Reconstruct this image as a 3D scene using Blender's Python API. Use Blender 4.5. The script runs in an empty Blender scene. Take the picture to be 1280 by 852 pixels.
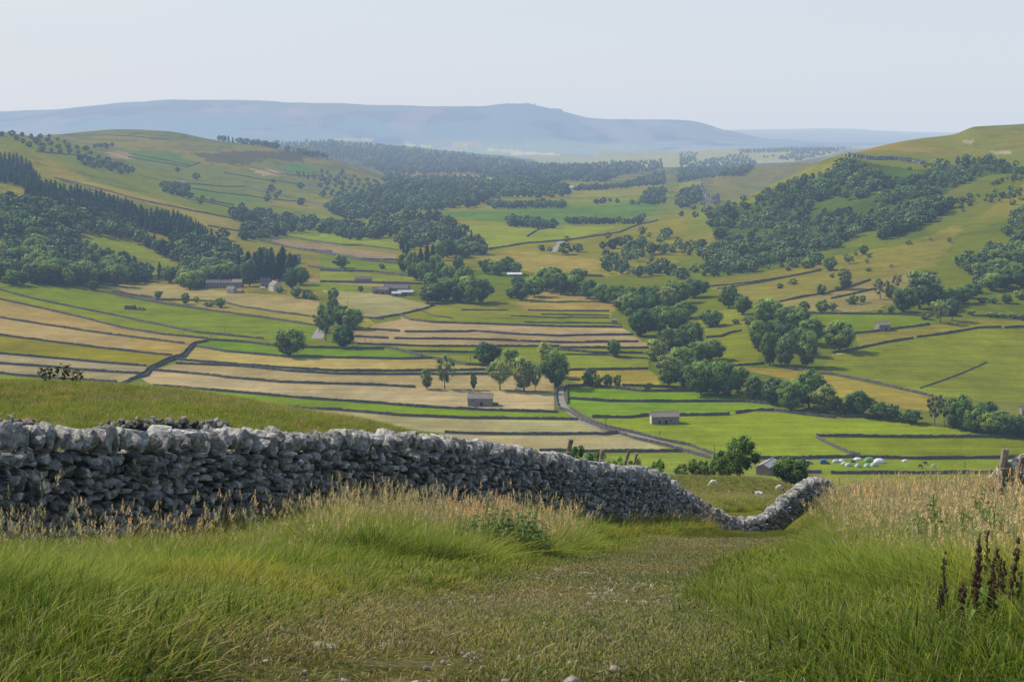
import bpy, math, random
import numpy as np
from mathutils import Vector
rng = np.random.default_rng(7)
random.seed(7)
C = bpy.context.scene.collection
R = math.radians
# ------------------------------------------------------------------ camera numbers
FPX, PITCH = 1778.0, math.atan(276 / 1778.0)
CP, SP = math.cos(PITCH), math.sin(PITCH)
SUN_EL, SUN_AZ = R(43), math.atan2(0.42, -0.9)      # sun stands left of and a little beyond the view
SUN_DIR = Vector((math.cos(SUN_EL) * math.cos(SUN_AZ), math.cos(SUN_EL) * math.sin(SUN_AZ), math.sin(SUN_EL)))

def s_from_py(py):
    v = (426 - py) / FPX
    return (-SP + v * CP) / (CP + v * SP)
def v_from_s(s):
    return (s * CP + SP) / (CP - s * SP)
def ry_from_s(s):
    return CP + v_from_s(s) * SP
def py_from_s(s):
    return 426 - FPX * v_from_s(s)

# ------------------------------------------------------------------ noise
_lat = rng.random((256, 256))
def vnoise(x, y):
    xi = np.floor(x).astype(np.int64); yi = np.floor(y).astype(np.int64)
    fx = x - xi; fy = y - yi
    fx = fx * fx * (3 - 2 * fx); fy = fy * fy * (3 - 2 * fy)
    a = _lat[xi & 255, yi & 255]; b = _lat[(xi + 1) & 255, yi & 255]
    c = _lat[xi & 255, (yi + 1) & 255]; d = _lat[(xi + 1) & 255, (yi + 1) & 255]
    return (a * (1 - fx) + b * fx) * (1 - fy) + (c * (1 - fx) + d * fx) * fy
def fbm(x, y, o=4):
    t = 0; a = 1; n = 0
    for i in range(o):
        t = t + a * vnoise(x * 2**i + 17 * i, y * 2**i + 31 * i); n += a; a *= .5
    return t / n - .5
def sstep(a, b, x):
    t = np.clip((x - a) / (b - a), 0, 1)
    return t * t * (3 - 2 * t)
def pchip(x, y, xq):
    x = np.asarray(x, float); y = np.asarray(y, float); xq = np.clip(xq, x[0], x[-1])
    h = np.diff(x); d = np.diff(y) / h; m = np.zeros_like(y)
    for i in range(1, len(x) - 1):
        if d[i - 1] * d[i] > 0:
            w1 = 2 * h[i] + h[i - 1]; w2 = h[i] + 2 * h[i - 1]
            m[i] = (w1 + w2) / (w1 / d[i - 1] + w2 / d[i])
    m[0] = d[0]; m[-1] = d[-1]
    i = np.clip(np.searchsorted(x, xq) - 1, 0, len(x) - 2)
    t = (xq - x[i]) / h[i]
    return ((2*t**3 - 3*t**2 + 1) * y[i] + (t**3 - 2*t**2 + t) * h[i] * m[i]
            + (-2*t**3 + 3*t**2) * y[i + 1] + (t**3 - t**2) * h[i] * m[i + 1])

# ------------------------------------------------------------------ terrain: depth rows, heights along each bearing
COLS = [-300, 0, 200, 400, 600, 800, 950, 1100, 1280, 1600]
ROWZ = [  # (depth m, heights m below the eye)
 (0.6, [-1.5, -1.55, -1.6, -1.62, -1.62, -1.62, -1.6, -1.55, -1.5, -1.4]),
 (4.2, [-1.5, -1.55, -1.6, -1.65, -1.67, -1.67, -1.66, -1.64, -1.58, -1.5]),
 (6.5, [-2.2, -2.27, -2.27, -2.3, -2.36, -2.36, -2.34, -2.28, -2.2, -2.1]),
 (9,   [-2.9, -3.02, -3.04, -3.05, -3.10, -3.10, -3.06, -3.0, -2.9, -2.7]),
 (12,  [-3.7, -3.84, -3.86, -3.88, -3.95, -3.97, -3.92, -3.82, -3.72, -3.5]),
 (16,  [-4.85, -5.02, -5.0, -4.9, -5.05, -5.10, -5.05, -4.95, -4.85, -4.6]),
 (22,  [-6.0, -6.3, -6.3, -6.25, -6.5, -6.75, -6.8, -6.6, -6.45, -6.1]),
 (30,  [-7.2, -7.5, -7.6, -7.9, -8.2, -8.85, -9.0, -8.7, -8.5, -8.1]),
 (38,  [-8.3, -8.7, -8.9, -9.4, -10.4, -10.8, -11.2, -10.7, -10.4, -9.9]),
 (45,  [(-300,-9.3),(0,-9.8),(200,-9.9),(400,-10.8),(600,-12.2),(800,-12.8),(860,-13.3),(900,-14.1),(950,-14.2),(990,-13.4),(1030,-12.7),(1100,-12.3),(1280,-12.0),(1600,-11.5)]),
 (52,  [(-300,-10.3),(0,-10.9),(200,-11),(400,-11.9),(600,-13.6),(800,-14.8),(860,-15.2),(900,-15.7),(950,-15.6),(990,-14.9),(1030,-14.3),(1100,-14.1),(1280,-13.9),(1600,-13)]),
 (58,  [-11.2, -11.8, -11.9, -12.75, -15.0, -16.3, -16.3, -15.5, -15.4, -15.0]),
 (75,  [-13.5, -14.1, -14.5, -15.9, -17.8, -20.9, -20.8, -20.9, -21, -21]),
 (110, [-22, -23, -23.5, -25, -28, -30, -30.2, -32, -33, -33]),
 (170, [-38, -39, -40, -42, -44, -44.9, -45.9, -49, -50, -50]),
 (250, [-60, -61, -62, -63, -64, -63.0, -63.4, -72, -73, -73]),
 (350, [-86, -88, -89, -90, -91, -90, -92, -101, -102, -102]),
 (450, [-112, -116, -117, -118, -119, -118, -119, -127, -128, -128]),
 (560, [-130, -138, -142, -145, -146, -146, -147, -149, -149, -149]),
]
ROWP = [  # (depth m, picture heights) or (depth, [(bearing, height), ...])
 (700, [505, 519, 528, 531, 531, 531, 531, 531, 531, 520]),
 (800, [470, 487, 483, 483, 483, 483, 481, 477, 482, 450]),
 (900, [405, 440, 446, 446, 446, 446, 440, 437, 437, 400]),
 (1000,[370, 408, 417, 417, 417, 417, 405, 400, 400, 355]),
 (1200,[320, 355, 374, 372, 372, 370, 360, 345, 335, 290]),
 (1400,[275, 312, 346, 340, 340, 338, 328, 303, 278, 235]),
 (1700,[205, 246, 284, 307, 307, 301, 287, 250, 218, 175]),
 (2000,[(-300,180),(0,217),(200,252),(400,286),(600,285),(700,284),(800,280),(860,272),(905,258),(950,243),(1000,222),(1040,204),(1065,196),(1100,196),(1180,200),(1280,192),(1600,140)]),
 (2060,[(-300,178),(0,213),(200,249),(400,283),(600,281),(700,281),(800,279),(860,271),(905,258),(950,238),(1000,215),(1040,197),(1065,191),(1100,191),(1180,195),(1280,186),(1600,138)]),
 (2400,[(-300,150),(0,182),(200,230),(400,266),(600,263),(800,262),(905,261),(980,245),(1040,202),(1100,182),(1150,172.5),(1190,168),(1220,157.5),(1280,155),(1600,130)]),
 (2800,[140, 164, 212, 245, 247, 245, 250, 186, 165, 150]),
 (3300,[(-300,150),(0,171),(60,171),(100,180),(200,188),(330,205),(400,224),(600,233),(800,233),(950,240),(1100,205),(1280,180),(1600,150)]),
 (3900,[(-300,160),(0,172),(75,168),(150,163),(210,164),(260,172),(330,181),(400,196),(440,206),(480,222),(520,226),(600,225),(800,224),(860,222),(890,224),(905,216),(960,208),(1040,202),(1100,205),(1280,200),(1600,185)]),
 (5000,[(-300,170),(0,183),(200,175),(300,186),(400,208),(600,210),(800,208),(950,213),(1100,207),(1280,205),(1600,190)]),
 (6500,[(-300,172),(0,183),(200,183),(330,180),(400,181),(500,187),(620,197),(700,207),(800,200),(950,200),(1100,197),(1280,195),(1600,190)]),
 (7600,[(-300,172),(0,182),(200,183),(330,176),(420,177),(520,184),(620,194),(700,202),(800,196),(950,190),(1100,188),(1280,190),(1600,190)]),
 (9500,[170, 178, 180, 187, 199, 194, 187, 184, 186, 186]),
 (14000,[(-300,140),(0,137),(60,136),(100,133),(200,126),(300,123.5),(400,127.5),(500,131.5),(600,132.5),(640,130),(655,130.5),(690,136),(745,146),(800,148),(860,151),(885,156),(900,161),(925,166),(960,174),(1100,180),(1600,182)]),
 (17000,[150, 158, 150, 150, 158, 166, 176, 178, 180, 180]),
 (25000,[(-300,166),(400,166),(900,162.5),(1000,161),(1100,163),(1190,165),(1280,168),(1600,172)]),
 (33000,[(-300,185),(1600,185)]),
]
QF = np.concatenate([np.linspace(-2.2, -0.535, 70), np.linspace(-0.53, 0.53, 1330), np.linspace(0.535, 2.2, 70)])
PXQ = np.clip(640 + QF * FPX, -300, 1600)
ys = [r[0] for r in ROWZ] + [r[0] for r in ROWP]
Srows = []
for d, zs in ROWZ:
    if isinstance(zs[0], tuple): Srows.append(pchip([p[0] for p in zs], np.array([p[1] for p in zs]) / d, PXQ))
    else: Srows.append(pchip(COLS, np.array(zs) / d, PXQ))
for d, ps in ROWP:
    if isinstance(ps[0], tuple):
        Srows.append(pchip([p[0] for p in ps], s_from_py(np.array([p[1] for p in ps], float)), PXQ))
    else:
        Srows.append(pchip(COLS, s_from_py(np.array(ps, float)), PXQ))
Srows = np.array(Srows)
_y = [0.6]
while _y[-1] < 33000:
    y = _y[-1]
    if y < 620: k = 0.018
    elif y < 2600: k = 0.78 * y / (150 * 1778.0)
    elif y < 4200: k = 0.008
    else: k = 0.011
    _y.append(y * (1 + k))
YF = np.array(_y)
lys = np.log(ys)
# interpolate the rows along depth (monotone pieces keep ridges crisp)
def pchip_cols(x, Y, xq):
    x = np.asarray(x); h = np.diff(x)[:, None]; d = np.diff(Y, axis=0) / h
    m = np.zeros_like(Y)
    w1 = 2 * h[1:] + h[:-1]; w2 = h[1:] + 2 * h[:-1]
    same = d[:-1] * d[1:] > 0
    with np.errstate(divide='ignore', invalid='ignore'):
        mm = (w1 + w2) / (w1 / d[:-1] + w2 / d[1:])
    m[1:-1] = np.where(same, mm, 0); m[0] = d[0]; m[-1] = d[-1]
    i = np.clip(np.searchsorted(x, xq) - 1, 0, len(x) - 2)
    hh = h[i]; t = ((xq - x[i])[:, None]) / hh
    return ((2*t**3 - 3*t**2 + 1) * Y[i] + (t**3 - 2*t**2 + t) * hh * m[i]
            + (-2*t**3 + 3*t**2) * Y[i + 1] + (t**3 - t**2) * hh * m[i + 1])
Sg = pchip_cols(lys, Srows, np.log(YF))
Yg = np.repeat(YF[:, None], len(QF), 1)
Qg = np.repeat(QF[None, :], len(YF), 0)
Xg = Qg * Yg / ry_from_s(Sg)
Zg = Sg * Yg
# relief: gullies and hummocks, growing with distance off the valley floor
flat = np.exp(-((Zg + 150) / 14.0) ** 2)
amp = np.interp(YF, [0.6, 4, 12, 60, 100, 500, 600, 1200, 2000, 4000, 9000, 14000, 33000],
                [0, .02, .06, .22, .8, 2, .3, .8, 3.5, 11, 22, 50, 40])[:, None]
Zg = Zg + amp * (1 - .85 * flat * (Yg < 5000)) * (fbm(Xg / np.interp(YF, [1, 60, 1000, 14000], [3, 14, 130, 1100])[:, None],
                       Yg / np.interp(YF, [1, 60, 1000, 14000], [3, 14, 150, 1900])[:, None], 5)) * 1.6
near = (Yg < 70)
Zg = Zg + np.where(near, .05 * fbm(Xg * 1.3, Yg * 1.3, 3) * sstep(2, 8, Yg), 0)
Sg = Zg / Yg
PYg = py_from_s(Sg)
LQ, LY = QF, YF
def ground(x, y):
    """height of the ground at a place in plan"""
    x = np.asarray(x, float); y = np.maximum(np.asarray(y, float), 0.7)
    s = np.full(np.broadcast(x, y).shape, -0.2)
    for _ in range(4):
        q = x / y * ry_from_s(s)
        j = np.clip(np.searchsorted(QF, q) - 1, 0, len(QF) - 2); i = np.clip(np.searchsorted(YF, y) - 1, 0, len(YF) - 2)
        u = np.clip((q - QF[j]) / (QF[j + 1] - QF[j]), 0, 1); t = np.clip((y - YF[i]) / (YF[i + 1] - YF[i]), 0, 1)
        s = (Zg[i, j] * (1 - u) * (1 - t) + Zg[i, j + 1] * u * (1 - t) + Zg[i + 1, j] * (1 - u) * t + Zg[i + 1, j + 1] * u * t) / y
    return s * y
def at(px, py, ymin=60.0):
    """the place on the ground that the survey bearing (px, py) meets first beyond ymin"""
    q = (px - 640) / FPX
    j = int(np.clip(np.searchsorted(QF, q) - 1, 0, len(QF) - 2)); u = (q - QF[j]) / (QF[j + 1] - QF[j])
    z = Zg[:, j] * (1 - u) + Zg[:, j + 1] * u; pyc = py_from_s(z / YF)
    i0 = int(np.searchsorted(YF, ymin))
    k = np.nonzero(pyc[i0:] <= py)[0]
    if len(k) == 0: k = [len(YF) - 1 - i0]
    i = max(i0 + int(k[0]), 1)
    a, b = pyc[i - 1], pyc[i]
    t = 0 if a <= b else np.clip((a - py) / (a - b), 0, 1)
    if i == i0: t = 1
    y = YF[i - 1] * (1 - t) + YF[i] * t; zz = z[i - 1] * (1 - t) + z[i] * t
    return float(q * y / ry_from_s(zz / y)), float(y), float(zz)
def Z(ox, oy, pts, k=4.923):
    return [(ox + a / k, oy + b / k) for a, b in pts]
# ------------------------------------------------------------------ haze numbers
SIG = np.array([.052e-3, .067e-3, .092e-3])          # extinction per metre
HAZ = np.array([.685, .74, .815])                     # colour the air tends to over a long way
EGAIN = 1.35                                         # light on level ground
def lin(c):
    c = np.asarray(c, float) / 255
    return np.where(c < .04045, c / 12.92, ((c + .055) / 1.055) ** 2.4)
def albedo(c, dist):
    d = np.asarray(dist, float)[..., None] * 1.02
    T = np.exp(-SIG * d)
    return np.clip((lin(c) - HAZ * (1 - T)) / T / EGAIN, .004, .8)
# ------------------------------------------------------------------ ground colours
COL = np.zeros(Xg.shape + (3,))
def setc(mask, c, soft=None):
    a = albedo(np.array(c), Yg[mask])
    if soft is None: COL[mask] = a
    else:
        w = soft[mask][:, None] if hasattr(soft, 'shape') else soft
        COL[mask] = COL[mask] * (1 - w) + a * w
n1 = fbm(Xg / 260, Yg / 320, 5); n2 = fbm(Xg / 40 + 9, Yg / 60, 4); n3 = fbm(Xg / 900 + 3, Yg / 1500, 5)
allm = np.ones(Xg.shape, bool)
setc(allm, (124, 136, 82))
def blend(c, w):
    w = np.clip(w, 0, 1); a = albedo(np.array(c), Yg)
    COL[:] = COL * (1 - w[..., None]) + a * w[..., None]
blend((146, 141, 98), sstep(-.02, .14, n1))
blend((98, 118, 60), sstep(.02, .2, -n2) * .6)
# small walled fields of the middle distance, by their own lie of the land
_wx = Xg + 60 * fbm(Xg / 400, Yg / 500, 3); _wy = Yg + 90 * fbm(Xg / 400 + 5, Yg / 500 + 2, 3)
_u = (_wx * .93 + _wy * .2) / 150; _v = (_wy * .95 - _wx * .25) / 210; _u = _u + .5 * (np.floor(_v) % 2)
_h = _lat[np.floor(_u).astype(int) & 255, (np.floor(_v).astype(int) * 7) & 255]
_fz = sstep(1750, 2300, Yg) * (1 - sstep(6500, 8500, Yg)) * np.where(Xg > 0, sstep(-.2, .2, -(Zg + 128) / 12), 1) * (PYg > 178)
for _k, _c in enumerate([(142, 164, 104), (126, 152, 96), (160, 168, 118), (164, 160, 122), (132, 158, 104), (150, 160, 112)]):
    blend(_c, _fz * .75 * ((_h * 6).astype(int) == _k))
_ed = np.minimum(np.minimum(_u % 1, 1 - _u % 1) * 150, np.minimum(_v % 1, 1 - _v % 1) * 210)
blend((84, 102, 84), _fz * .75 * np.exp(-(_ed / np.maximum(3.5, Yg * .0011)) ** 2))
# far fell and the ridges beyond, extra blue haze put into their colour
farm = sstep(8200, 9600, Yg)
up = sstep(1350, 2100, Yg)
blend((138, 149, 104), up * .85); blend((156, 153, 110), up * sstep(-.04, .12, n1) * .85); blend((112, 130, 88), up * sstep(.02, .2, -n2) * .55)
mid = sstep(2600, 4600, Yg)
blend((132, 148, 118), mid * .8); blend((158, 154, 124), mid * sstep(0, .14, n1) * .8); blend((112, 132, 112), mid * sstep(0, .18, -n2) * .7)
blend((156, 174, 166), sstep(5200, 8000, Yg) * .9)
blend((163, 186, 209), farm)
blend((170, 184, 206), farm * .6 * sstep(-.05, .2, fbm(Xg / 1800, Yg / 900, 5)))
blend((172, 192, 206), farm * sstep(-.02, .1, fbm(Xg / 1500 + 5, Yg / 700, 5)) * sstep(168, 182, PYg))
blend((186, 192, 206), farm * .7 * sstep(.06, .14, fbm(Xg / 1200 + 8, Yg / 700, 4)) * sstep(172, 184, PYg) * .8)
# near ground under the grass
nearm = 1 - sstep(60, 130, Yg)
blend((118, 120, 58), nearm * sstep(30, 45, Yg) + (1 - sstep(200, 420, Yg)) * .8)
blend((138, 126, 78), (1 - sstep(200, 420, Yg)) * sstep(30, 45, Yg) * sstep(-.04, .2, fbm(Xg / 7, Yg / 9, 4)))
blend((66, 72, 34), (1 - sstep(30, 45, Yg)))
# the near track: worn turf and trodden stony soil
TRY = [0, 4, 8, 14, 21, 30, 40, 60]; TRX = [-.15, -.1, .22, 1.25, 2.9, 4.9, 7.4, 12.5]
def track_d(x, y):
    return x - np.interp(y, TRY, TRX)
_td = np.abs(track_d(Xg, Yg) - .05) + .5 * fbm(Xg / .6, Yg / .8, 3)
_w = (1 - sstep(.95, 1.7, _td)) * (1 - sstep(26, 36, Yg))
blend((116, 114, 70), _w * .85); blend((146, 136, 108), _w * sstep(.0, .22, fbm(Xg / .16, Yg / .16, 4)) * (1 - sstep(.5, 1.1, _td)))

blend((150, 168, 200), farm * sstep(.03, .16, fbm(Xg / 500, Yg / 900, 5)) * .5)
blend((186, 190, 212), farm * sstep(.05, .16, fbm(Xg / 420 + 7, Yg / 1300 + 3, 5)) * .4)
def polymask(poly, ymin=560, ymax=8000, rough=0):
    """ground vertices inside a polygon whose corners were surveyed as bearings; compared in plan"""
    pts = []
    n = len(poly)
    for i in range(n):
        (x0, y0), (x1, y1) = poly[i], poly[(i + 1) % n]
        m = max(1, int(math.hypot(x1 - x0, y1 - y0) / 12))
        for k in range(m):
            pts.append(at(x0 + (x1 - x0) * k / m, y0 + (y1 - y0) * k / m, ymin)[:2])
    P = np.array(pts)
    i0, i1 = np.searchsorted(YF, P[:, 1].min()), np.searchsorted(YF, P[:, 1].max())
    qs = P[:, 0] / P[:, 1]
    j0 = max(np.searchsorted(QF, qs.min() * 1.0 - .02) - 2, 0); j1 = np.searchsorted(QF, qs.max() + .02) + 2
    X = Xg[i0:i1 + 1, j0:j1]; Y = Yg[i0:i1 + 1, j0:j1]
    if rough: X = X + rough * 2 * fbm(X / rough, Y / rough, 4); Y = Y + rough * 2 * fbm(X / rough + 9, Y / rough + 4, 4)
    ins = np.zeros(X.shape, bool)
    a = P; b = np.roll(P, -1, 0)
    for (xa, ya), (xb, yb) in zip(a, b):
        if ya == yb: continue
        c = ((ya > Y) != (yb > Y)) & (X < (xb - xa) * (Y - ya) / (yb - ya) + xa)
        ins ^= c
    m = np.zeros(Xg.shape, bool); m[i0:i1 + 1, j0:j1] = ins
    return m
BRT, GRN, OLV, HAY, PNK, GLD, DUL, TAN = (132,162,58), (118,150,62), (142,146,72), (176,168,128), (178,162,118), (186,174,98), (116,136,80), (168,152,100)
def field(poly, c, ymin=560, rough=0):
    m = polymask(poly, ymin, rough=rough)
    k = rng.uniform(-6, 6)
    c = np.array(c, float); c = c * .80 + c.mean() * .20 + (4, 3, 6)
    cc = np.clip(c + k, 0, 255)
    COL[m] = albedo(cc, Yg[m])
    v = 1 + .5 * n2[m] + .28 * fbm(Xg[m] / 9 + k, Yg[m] / 14, 3)
    st = fbm(Xg[m] / 70 + k, Yg[m] / (2.2 + .0015 * Yg[m]) + k, 3)
    COL[m] *= (v + .35 * st)[:, None]
    h = np.clip(.5 + 2.2 * fbm(Xg[m] / 34 + 2 * k, Yg[m] / 30, 4), 0, 1)[:, None]
    COL[m] = COL[m] * (1 - .28 * h) + COL[m] * np.array((1.22, 1.0, .9)) * .28 * h
zA = lambda p: Z(0, 340, p); zB = lambda p: Z(220, 340, p); zC = lambda p: Z(440, 340, p); zD = lambda p: Z(660, 340, p)
zE = lambda p: Z(860, 340, p); zF = lambda p: Z(1020, 340, p); zG = lambda p: Z(440, 470, p); zH = lambda p: Z(660, 470, p)
zI = lambda p: Z(880, 490, p); zJ = lambda p: Z(1080, 490, p, 6.4)
zL = lambda p: Z(0, 100, p, 2.937); zM = lambda p: Z(400, 100, p, 2.937); zR = lambda p: Z(850, 100, p, 2.937)
H2 = lambda p: Z(0, 100, p, 2.0)
# ------------------------------------------------------------------ the walls, as surveyed lines
W = dict(
 w1=zA([(-60,85),(0,110),(200,165),(420,210),(700,265),(1000,330),(1200,372)]) + zB([(200,380),(400,400),(540,412)]),
 w2=zA([(-60,150),(0,170),(260,225),(500,280),(760,345),(1000,385),(1280,412)]),
 w3=zA([(-60,270),(0,282),(400,345),(800,400),(1135,442)]),
 w4=zA([(-60,380),(0,390),(350,435),(700,478),(1060,515)]),
 w5=zA([(-60,495),(0,503),(400,538),(900,580)]),
 w6=zA([(-60,562),(0,565),(300,585),(600,612),(880,628)]),
 w7=zA([(-60,618),(0,625),(400,660),(720,680)]),
 w8=zA([(-60,722),(0,728),(125,742)]),
 w9=zA([(630,740),(780,680),(890,620),(920,590),(1050,530),(1120,510),(1170,460),(1180,445),(1280,425)]),
 w9b=zA([(690,725),(800,665),(905,640),(935,600),(1060,545),(1140,522),(1180,470),(1205,448)]),
 w18a=zB([(200,418),(300,425),(420,432),(600,455)]) + zB([(800,467),(1000,470),(1280,478)]),
 w10=zA([(920,605),(1280,635)]) + zB([(300,650),(640,680),(1280,700)]) + zC([(390,712)]),
 w11=zB([(0,540),(300,565),(640,590),(960,610),(1280,612)]) + zC([(430,610),(800,605),(980,610)]),
 w12=zB([(0,565),(400,582),(700,612),(1000,630),(1280,632)]) + zC([(450,632),(800,632),(980,636)]),
 w13=zB([(-140,700),(0,712),(400,745),(800,780),(1280,812)]) + zG([(400,190),(800,212),(1270,225)]),
 w14=zB([(600,830),(1000,852)]) + zG([(0,218),(300,245),(700,262),(1280,268)]) + zH([(310,270)]),
 w15=zG([(570,350),(800,360),(1280,362)]) + zH([(400,358),(470,362),(565,350)]),
 w16=zH([(70,462),(400,468),(700,467),(950,465)]),
 w17=zB([(130,460),(300,490),(640,520),(1000,530),(1280,535)]) + zC([(300,537),(490,533)]),
 w18=zB([(50,215),(300,250),(600,290),(880,335)]),
 w19=zB([(-20,172),(280,185),(400,215),(600,245),(860,280)]),
 w19b=zB([(1130,275),(1180,285),(1280,290)]) + zC([(150,287),(290,265),(440,230),(505,205)]),
 w20=zC([(300,268),(360,295),(500,312),(900,325),(1280,338)]) + zD([(580,342)]),
 w21=zC([(325,370),(700,370),(740,365),(1000,385),(1280,397)]) + zD([(300,392),(650,388)]),
 w22=zC([(100,352),(295,367)]),
 w23=zC([(0,398),(225,410)]), w23b=zC([(260,412),(700,415),(1000,425),(1280,437)]) + zD([(300,436),(680,430)]),
 w24=zC([(30,445),(500,460),(1280,460)]) + zD([(200,468),(780,468)]),
 w25=zC([(350,490),(600,495),(780,497)]), w26=zC([(-80,470),(0,475),(200,470)]),
 w27=zC([(200,462),(330,490),(480,530),(640,552),(700,572),(820,577)]),
 w28=zC([(670,235),(960,237)]), w28b=zC([(1080,237),(1280,240)]) + zD([(300,240),(500,242)]),
 w29=zC([(980,270),(1280,285)]) + zD([(250,280),(500,285)]),
 w30=zC([(1060,310),(1280,315)]) + zD([(300,314),(540,318)]),
 w30b=zD([(80,262),(300,266),(500,270)]),
 w31=zC([(1100,185),(1280,188)]) + zD([(250,184),(490,183)]),
 w32=zC([(430,240),(500,270),(620,285)]),
 w33=zD([(180,478),(400,498),(770,502)]), w34=zD([(190,508),(480,512),(600,525),(740,535)]),
 w35=zD([(250,605),(480,603),(740,598)]), w36=zD([(250,665),(320,668)]),
 w37=zD([(245,705),(400,700),(700,735),(1000,735)]), w37b=zD([(580,700),(900,712)]),
 w38=zD([(250,780),(500,798),(1280,798)]) + zI([(250,60),(400,75)]),
 w39=zH([(395,255),(620,258),(745,245)]), w39b=zH([(925,245),(1240,238)]),
 w40=zI([(0,145),(155,140)]), w40b=zI([(195,132),(300,115),(430,115),(500,125),(700,150),(815,160)]),
 w40c=zI([(850,155),(1090,155)]),
 w41=zI([(690,272),(1280,280)]) + zJ([(1080,362),(1280,357),(1400,352)]),
 w42=zI([(690,280),(800,335),(900,380),(960,392)]),
 w43=zI([(330,410),(600,410),(900,402),(1280,412)]) + zJ([(600,535),(1280,528),(1400,526)]),
 w44=zI([(600,495),(725,500)]), w44b=zI([(780,502),(1280,502)]) + zJ([(600,652),(1080,650),(1400,650)]),
 w45=zI([(860,622),(1280,620)]) + zJ([(560,802)]),
 t1=zH([(182,72),(170,130),(187,200),(250,218),(330,272),(450,322),(570,357),(660,385),(900,440),(1150,517)]),
 t2=zH([(238,60),(243,170)]), t3=zH([(262,200),(390,282),(480,312),(800,390),(1000,430),(1170,492)]),
 r1=zE([(740,258),(1000,260),(1280,262)]) + zF([(640,270),(900,275)]),
 r1b=zF([(960,272),(1150,275),(1300,290)]),
 r2=zF([(230,380),(360,368),(480,352),(700,325)]), r3=zF([(100,500),(270,470),(430,435),(600,408)]),
 r3b=zF([(620,403),(800,380),(1000,345),(1140,342)]), r3c=zF([(1160,345),(1300,338)]),
 r4=zF([(20,625),(120,635),(350,680),(560,730),(710,767)]), r4b=zE([(600,592),(760,615)]),
 r5=zF([(640,715),(800,660),(950,600),(1050,555)]), r6=zE([(110,405),(200,400),(250,378),(330,362)]),
 r7=zE([(540,190),(700,155),(860,130),(1000,95),(1120,50)]), r8=zE([(880,165),(1000,140),(1150,105)]),
 r9=zE([(180,105),(420,70),(600,35),(760,0)]), r10=zE([(240,580),(400,572),(470,565)]),
 r11=zR([(105,760),(250,745),(440,715),(520,700)]), r12=zR([(590,770),(700,735)]),
 u1=zL([(200,360),(300,385),(400,410),(550,450),(700,480),(860,510),(1000,548)]), u1b=zL([(860,478),(1000,500),(1230,525)]),
 u2=zL([(470,283),(600,305),(685,320),(735,303)]), u3=zL([(640,375),(900,392),(1100,440),(1230,462)]),
 u4=zM([(620,622),(760,600),(900,590),(1100,560),(1240,515)]), u5=zL([(0,425),(90,443)]),
 u6=zL([(1040,570),(1263,608)]) + zM([(150,608),(285,625)]), u7=zL([(990,597),(1263,650)]) + zM([(150,662),(280,674)]),
 u8=zL([(1130,685),(1263,702)]) + zM([(200,705),(340,722)]), u9=zM([(0,742),(130,745),(380,750)]),
 u10=zL([(905,315),(1010,345),(1180,350)]), u11=zL([(700,430),(860,460)]), u12=zM([(760,575),(800,550),(850,542)]),
 u13=zM([(0,700),(120,705)]), u14=zM([(930,720),(1040,722)]), u15=zR([(120,462),(260,432),(420,380)]),
 u20=H2([(480,272),(620,290),(760,305),(900,335)]), u21=H2([(560,232),(660,250),(760,262),(900,290)]), u22=H2([(490,300),(640,330),(860,352)]),
 u23=H2([(150,252),(260,285),(370,330)]), u24=H2([(160,138),(300,140),(420,150),(520,178)]), u25=H2([(250,160),(330,185),(480,215)]), u26=H2([(520,365),(640,385),(700,398)]), u27=H2([(90,180),(200,190),(290,225)]),
 u28=H2([(780,425),(900,448),(1000,452)]), u29=H2([(640,400),(760,425),(830,430)]),
 u16=zL([(130,505),(0,470)]), u17=zM([(560,628),(600,625)]), u18=zA([(640,125),(860,170),(1000,195),(1280,235)]),
 u19=zA([(690,122),(940,160),(960,172),(1120,176)]),
)
def seg(line, x0=-1e9, x1=1e9):
    return [p for p in line if x0 <= p[0] <= x1]
def strip(a, b, c, x0=-1e9, x1=1e9):
    field(seg(a, x0, x1) + seg(b, x0, x1)[::-1], c)
field([(600,560),(760,548),(900,575),(1020,600),(1060,640),(900,640),(700,610)], (134,156,62))
# left side fields
field([(-15,352)] + zA([(160,62),(400,100),(650,130),(1000,200),(1280,240)]) + zB([(880,335),(870,420),(600,455),(540,412)]) + W['w1'][::-1], (128,152,68))
strip(W['w1'], W['w2'], (140,156,66)); strip(W['w2'], W['w3'] + zA([(1160,445)]), (172,154,98)); strip(W['w3'], W['w4'], (176,158,104))
field(zA([(800,400),(1135,442),(1165,455),(1120,505),(1050,520),(800,485)]), (180,160,92))
strip(W['w4'], W['w5'] + zA([(980,560)]), (150,150,60)); strip(W['w5'], W['w6'], (172,164,124)); strip(W['w6'], W['w7'], (178,168,124))
field(W['w7'] + zA([(650,735),(500,780),(-60,790)]), (138,158,58))
field(zA([(1200,445),(1280,428)]) + zB([(300,425),(600,455),(1280,478)]) + zC([(200,472),(440,530)]) + W['w17'][::-1], (120,160,56))
field(zB([(110,470)]) + W['w17'] + zC([(560,540),(620,570),(840,580),(980,600)]) + W['w11'][::-1], (190,176,104))
strip(W['w11'], W['w12'], (150,160,100))
field(W['w12'] + zC([(1240,640),(1240,730),(640,722),(390,712)]) + W['w10'][::-1], (180,166,118))
field(zA([(850,640),(920,605)]) + W['w10'] + zC([(640,722),(1240,742),(1245,850)]) + W['w13'][::-1], (182,168,122))
field(W['w13'] + zH([(250,225),(320,265)]) + W['w14'][::-1] + zB([(300,812),(0,760),(-200,730)]), (128,164,44))
field(W['w14'] + zH([(480,345)]) + W['w15'][::-1] + zG([(0,290)]), (168,166,112))
field(W['w15'] + zH([(660,390),(880,450)]) + W['w16'][::-1] + zG([(600,440)]), (172,166,116))
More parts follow.
